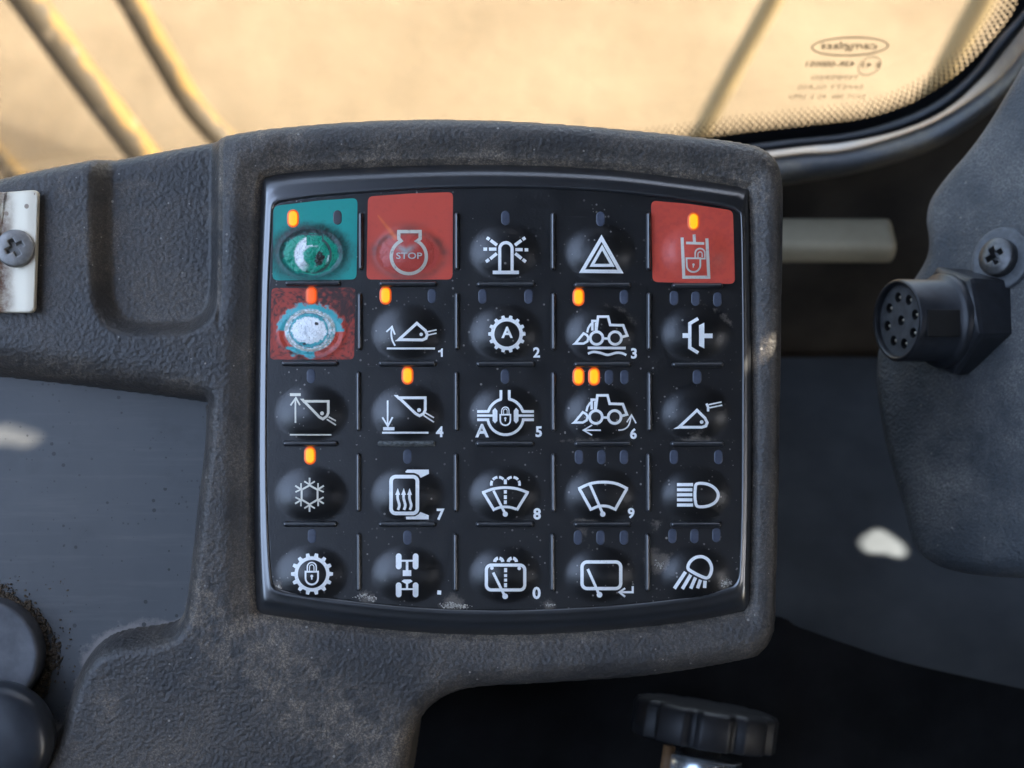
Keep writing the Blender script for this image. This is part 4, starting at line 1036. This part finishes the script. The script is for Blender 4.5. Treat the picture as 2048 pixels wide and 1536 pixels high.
for k, f in enumerate(sc_):
    P2 = ctr + (Q - ctr) * f; z = plz(P2)
    if k == 0: z = z - 1.2
    elif k == 1: z = z - .18
    rings.append(np.c_[P2, z])
V, F = loft(rings, True, False, True); rust = sst(Lp(45, 0)[0], Lp(5, 0)[0], V[:, 0]) * 1.0
obj('plate', V, [f[::-1] for f in F], mat_plate(), pl, attrs={'dirt': rust})
M['steel'] = mat_plain('grey_steel', (.24, .23, .215), rough=.45, metal=.6, var=.25, scale=500, bumpd=3e-5)
M['steel_dark'] = mat_plain('dark_steel', (.10, .10, .10), rough=.4, metal=.8, var=.3, scale=500)
def cross_screw(name, parent, c, R, r, h, mat, washer=None):
    """pan-head screw: turned head with a sunk cross recess"""
    n = 96; rings = []; a = np.linspace(0, 2 * np.pi, n, endpoint=False); R = np.array(R)
    rad = [1, 1, .97, .9, .8, .7, .62, .55, .5, .46, .42, .38, .34, .3, .26, .22, .18, .14, .1, .05, .01]
    for k, f in enumerate(rad):
        x, y = r * f * np.cos(a + .5), r * f * np.sin(a + .5)
        z = h * (1 - .30 * f ** 4) * np.ones(n) if k > 0 else np.zeros(n)
        if k == 1: z = z * .72
        X1, Y1 = r * f * np.cos(a), r * f * np.sin(a)
        wq = r * .13
        cr = np.maximum(sst(wq * 1.25, wq * .85, np.abs(X1)) * sst(r * .5, r * .40, np.abs(Y1)), sst(wq * 1.25, wq * .85, np.abs(Y1)) * sst(r * .5, r * .40, np.abs(X1)))
        z = z - (k > 5) * cr * h * .75
        rings.append(np.array(c) + np.stack([x, y, z], 1) @ R.T)
    V, F = loft(rings, True, True, True); return obj(name, V, F, mat, parent)
Rs = frame_from((.12, .1, 1))
sc1 = cross_screw('screw', pl, Lp(32, 498, 2.6), Rs, 3.75, 1.7, M['steel'])

# ------------------------------------------------------------------ round cap and knob in the tray
M['cap'] = mat_plain('cap_plastic', (.078, .080, .088), rough=.5, var=.3, scale=220, bumpd=4e-5)
CZ = -6.2
c3 = Lp(CAPC[0], CAPC[1], CZ); capo = thing('round_disc', 'flat round dark grey plastic disc in the tray, ringed by soil crumbs', 'disc', base=(c3[0], c3[1], TRAY_Z))
rr = CAPR * .1 * (CAMD - CZ) / CAMD
mb = MB(); mb.lathe((c3[0], c3[1], TRAY_Z), np.eye(3), [(rr * .99, 0), (rr, .5), (rr, 5.1), (rr - .12, 5.5), (rr - .4, 5.75), (rr - .9, 5.8), (rr - 1.6, 5.62), (rr * .5, 5.6), (.05, 5.6)], 96, True, True)
obj('disc_body', mb.V, mb.F, M['cap'], capo)
M['knobp'] = mat_plain('knob_plastic', (.022, .025, .030), rough=.3, var=.3, scale=200)
KZ = 6.0; c4 = Lp(-28, 1492, KZ)
kn = thing('lever_knob', 'glossy black lever knob beside the flat grey disc', 'knob', base=(c4[0], c4[1], TRAY_Z))
rr = 11.4; mb = MB()
mb.lathe((c4[0], c4[1], TRAY_Z), frame_from((.05, .03, 1)), [(rr * .62, 0), (rr * .64, 8), (rr * .9, 10), (rr, 12.5), (rr, 15), (rr - .5, 16.4), (rr - 1.6, 17.5), (rr - 3, 18.0), (rr * .4, 18.3), (.05, 18.35)], 80, True, True)
obj('knob_body', mb.V, mb.F, M['knobp'], kn)

# ------------------------------------------------------------------ housing on the right with socket and screw
PN = np.array([-.74, .16, .65]); PN /= np.linalg.norm(PN); PP = np.array([105., 5., -62.])
PO = spline([(2120, 20), (2048, 96), (2005, 165), (1960, 240), (1920, 295), (1888, 332), (1862, 365), (1842, 400), (1835, 440), (1840, 480), (1836, 510), (1816, 545), (1792, 580), (1768, 630), (1745, 680), (1737, 715), (1736, 770), (1748, 860), (1768, 940), (1788, 1010), (1806, 1080), (1822, 1108), (1852, 1128), (1900, 1142), (1970, 1150), (2060, 1152), (2200, 1150), (2330, 1080), (2380, 800), (2380, 300), (2250, 40)], 7, True)
Q3 = resample(np.array([onPlane(x, y, PP, PN) for x, y in PO]), 220, True)
RP = frame_from(PN); q2 = (Q3 - PP) @ RP   # u,v,w
cen = np.array([*((onPlane(2000, 720, PP, PN) - PP) @ RP)[:2]])
tg = np.roll(q2[:, :2], -1, 0) - np.roll(q2[:, :2], 1, 0); tg /= np.linalg.norm(tg, axis=1)[:, None]; nin = np.stack([-tg[:, 1], tg[:, 0]], 1)
if np.mean(np.sum((cen - q2[:, :2]) * nin, 1)) < 0: nin = -nin
rings = []
def w3(P2, d): return PP + np.c_[P2, d] @ RP.T
for ins, dep in ((2.5, -60), (.3, -9), (0, -6), (.5, -3.6), (1.6, -1.6), (3.0, -.5), (4.6, 0)): rings.append(w3(q2[:, :2] + nin * ins, np.full(len(q2), float(dep))))
b2 = q2[:, :2] + nin * 4.6
for f in np.linspace(.94, .02, 26):
    P2 = cen + (b2 - cen) * f; fade = min(1, (1 - f) * 5)
    rings.append(w3(P2, fade * (2.4 * (fbm(P2[:, 0] / 26 + 7, P2[:, 1] / 26, 3) - .5) + .5 * (fbm(P2[:, 0] / 7, P2[:, 1] / 7, 2) - .5))))
V, F = loft(rings, True, True, True)
sp = thing('socket_housing', 'dusty blue grey moulded plastic housing standing beside the console', 'housing', base=PP + np.array([0, 0, -40]))
obj('shell', V, F, M['panel'], sp)
# round socket
M['sock'] = mat_plain('socket_plastic', (.020, .022, .026), rough=.38, var=.35, scale=300, bumpd=2e-5)
M['sockface'] = mat_plain('socket_face_plastic', (.085, .092, .10), rough=.5, var=.35, scale=400)
AX = np.array([-.935, -.01, .35]); AX /= np.linalg.norm(AX); RA = frame_from(AX)
B0 = onPlane(1932, 640, PP, PN) - PN * 1.0
so = thing('round_socket', 'black round nine-pin socket with hexagonal nut on the dusty housing', 'socket', base=B0)
def hexring(r, h, n=36, k=.0):
    a = np.linspace(0, 2 * np.pi, n, endpoint=False); m = np.cos(np.pi / 6) / np.cos(((a + .28) % (np.pi / 3)) - np.pi / 6)
    rr_ = r * (m * (1 - k) + k); return B0 + np.stack([rr_ * np.cos(a), rr_ * np.sin(a), np.full(n, h)], 1) @ RA.T
V, F = loft([hexring(13.0, -6, 72), hexring(13.6, 5.6, 72), hexring(13.2, 6.6, 72), hexring(12.2, 7.0, 72, .3), hexring(9.0, 7.0, 72, 1)], True, True, True); obj('nut', V, F, M['sock'], so, smooth=False)
mb = MB(); L0 = 20.5
mb.lathe(B0, RA, [(11.3, 6.5), (11.3, 8.2), (10.9, 8.8), (9.7, 9.2), (9.7, L0 - .5), (9.4, L0), (8.9, L0), (8.6, L0 - .3), (8.5, L0 - 1.6)], 72); obj('shell', mb.V, mb.F, M['sock'], so)
# face plate with nine holes
hr = 1.25; hc = [(0, 0)] + [(5.6 * math.cos(a), 5.6 * math.sin(a)) for a in np.linspace(.2, 2 * np.pi + .2, 8, endpoint=False)]
oc = [Vector((8.5 * math.cos(a), 8.5 * math.sin(a), 0)) for a in np.linspace(0, 2 * np.pi, 40, endpoint=False)]
lps = [oc] + [[Vector((x + hr * math.cos(a), y - hr * math.sin(a), 0)) for a in np.linspace(0, 2 * np.pi, 14, endpoint=False)] for x, y in hc]
fl = np.array([tuple(v)[:2] for l in lps for v in l]); tri = tessellate_polygon(lps)
face = obj('face_plate', B0 + np.c_[fl, np.full(len(fl), L0 - 1.4)] @ RA.T, [list(t) for t in tri], M['sockface'], so, smooth=False)
M['black'] = mat_plain('hole_black', (.006, .006, .006), rough=.8)
M['brass'] = mat_plain('pin_metal', (.55, .50, .40), rough=.3, metal=.9)
for x, y in hc:
    c_ = B0 + RA @ np.array([x, y, 0])
    mb = MB(); mb.lathe(c_, RA, [(hr, L0 - 1.4), (hr, L0 - 6), (.05, L0 - 6)], 14, False, True); obj('pin_hole', mb.V, mb.F, M['black'], face)
    mb = MB(); mb.lathe(c_, RA, [(.42, L0 - 6), (.42, L0 - 2.2), (.3, L0 - 1.9), (.05, L0 - 1.8)], 10, False, True); obj('pin', mb.V, mb.F, M['brass'], face)
mb = MB(); cK = B0 + RA @ np.array([8.95, -1.0, 14.3]); mb.box(cK, (.9, 3.2, 4.6), RA, .35); obj('key_slot', mb.V, mb.F, M['black'], so)  # raised black box standing in for a dark recessed slot
# pan-head screw with washer on the housing
W0 = onPlane(2004, 518, PP, PN) + PN * .4; RW = frame_from(PN)
ws = thing('washer_screw', 'shiny dark screw with wide washer above the round socket', 'screw', base=W0)
mb = MB(); mb.lathe(W0, RW, [(7.6, -1.5), (7.6, .3), (7.3, .6), (6.6, .5), (4.2, .45)], 48); obj('washer', mb.V, mb.F, M['sockface'], ws)
cross_screw('screw_head', ws, W0 + PN * .3, RW, 4.6, 3.0, M['steel_dark'])

# ------------------------------------------------------------------ dark lower body added to darken the space below the console edge
lc = thing('added_lower_console', 'dark lower console body added to darken the space below the keypad console, behind the clamp knob', 'console', base=(20, -80, -140))
LO = spline([(600, 1180), (1000, 1200), (1500, 1225), (1600, 1255), (1700, 1290), (1850, 1335), (2250, 1420)], 6)
up = np.array([Lp(x, y, -92) for x, y in LO]); rings = [up + np.array([0, -25, -60.]), up, np.c_[up[:, 0], np.full(len(up), -190.), np.full(len(up), -84.)]]
V, F = loft(rings, False); obj('body', V, [f[::-1] for f in F], mat_plain('added_body_plastic', (.011, .0112, .0120), rough=.9, var=.4, scale=60, spec=.1), lc)

# ------------------------------------------------------------------ scalloped knob under the console
kb = Lp(1404, 1484, -70); axk = np.array([.15, .97, -.10]); axk /= np.linalg.norm(axk); RK = frame_from(axk, (0, 0, 1))
gk = thing('star_knob', 'dark scalloped clamp knob with bright washer under the console edge', 'knob', base=kb)
n = 120; a = np.linspace(0, 2 * np.pi, n, endpoint=False); lob = 1 - .09 * np.abs(np.sin(a * 5)) ** .6 * 0 - .10 * (np.cos(a * 10) > .72)
def kring(r, h): return kb + np.stack([r * lob * np.cos(a), r * lob * np.sin(a), np.full(n, h)], 1) @ RK.T
V, F = loft([kring(17.2, 0), kring(17.8, .6), kring(17.8, 7.6), kring(17.2, 8.6), kring(15.5, 9.1), kring(.2, 9.3)], True, True, True)
M['gripr'] = mat_plain('grip_rubber', (.013, .013, .015), rough=.5, var=.3, scale=200)
obj('grip', V, F, M['gripr'], gk)
M['bright'] = mat_plain('bright_zinc', (.75, .82, .86), rough=.25, metal=.9, var=.1)
mb = MB(); mb.lathe(kb - axk * 7.0 + np.array([0.0, 0, 5]), RK, [(9.2, 0), (9.4, .3), (9.4, 4.6), (9.0, 5.0), (4, 5.1), (.1, 5.1)], 60, True, True); obj('washer', mb.V, mb.F, M['bright'], gk)
mb = MB(); mb.lathe(kb - axk * 7 + np.array([-9.0, 0, 8]), RK, [(1.5, 0), (1.5, 8)], 12, True, True); obj('stem', mb.V, mb.F, mat_plain('rusty_stem', (.20, .11, .05), rough=.6), gk)
mb = MB(); mb.lathe(kb - axk * 30, RK, [(5, -60), (5, 30)], 24, True, True); obj('shaft', mb.V, mb.F, M['wall'], gk)
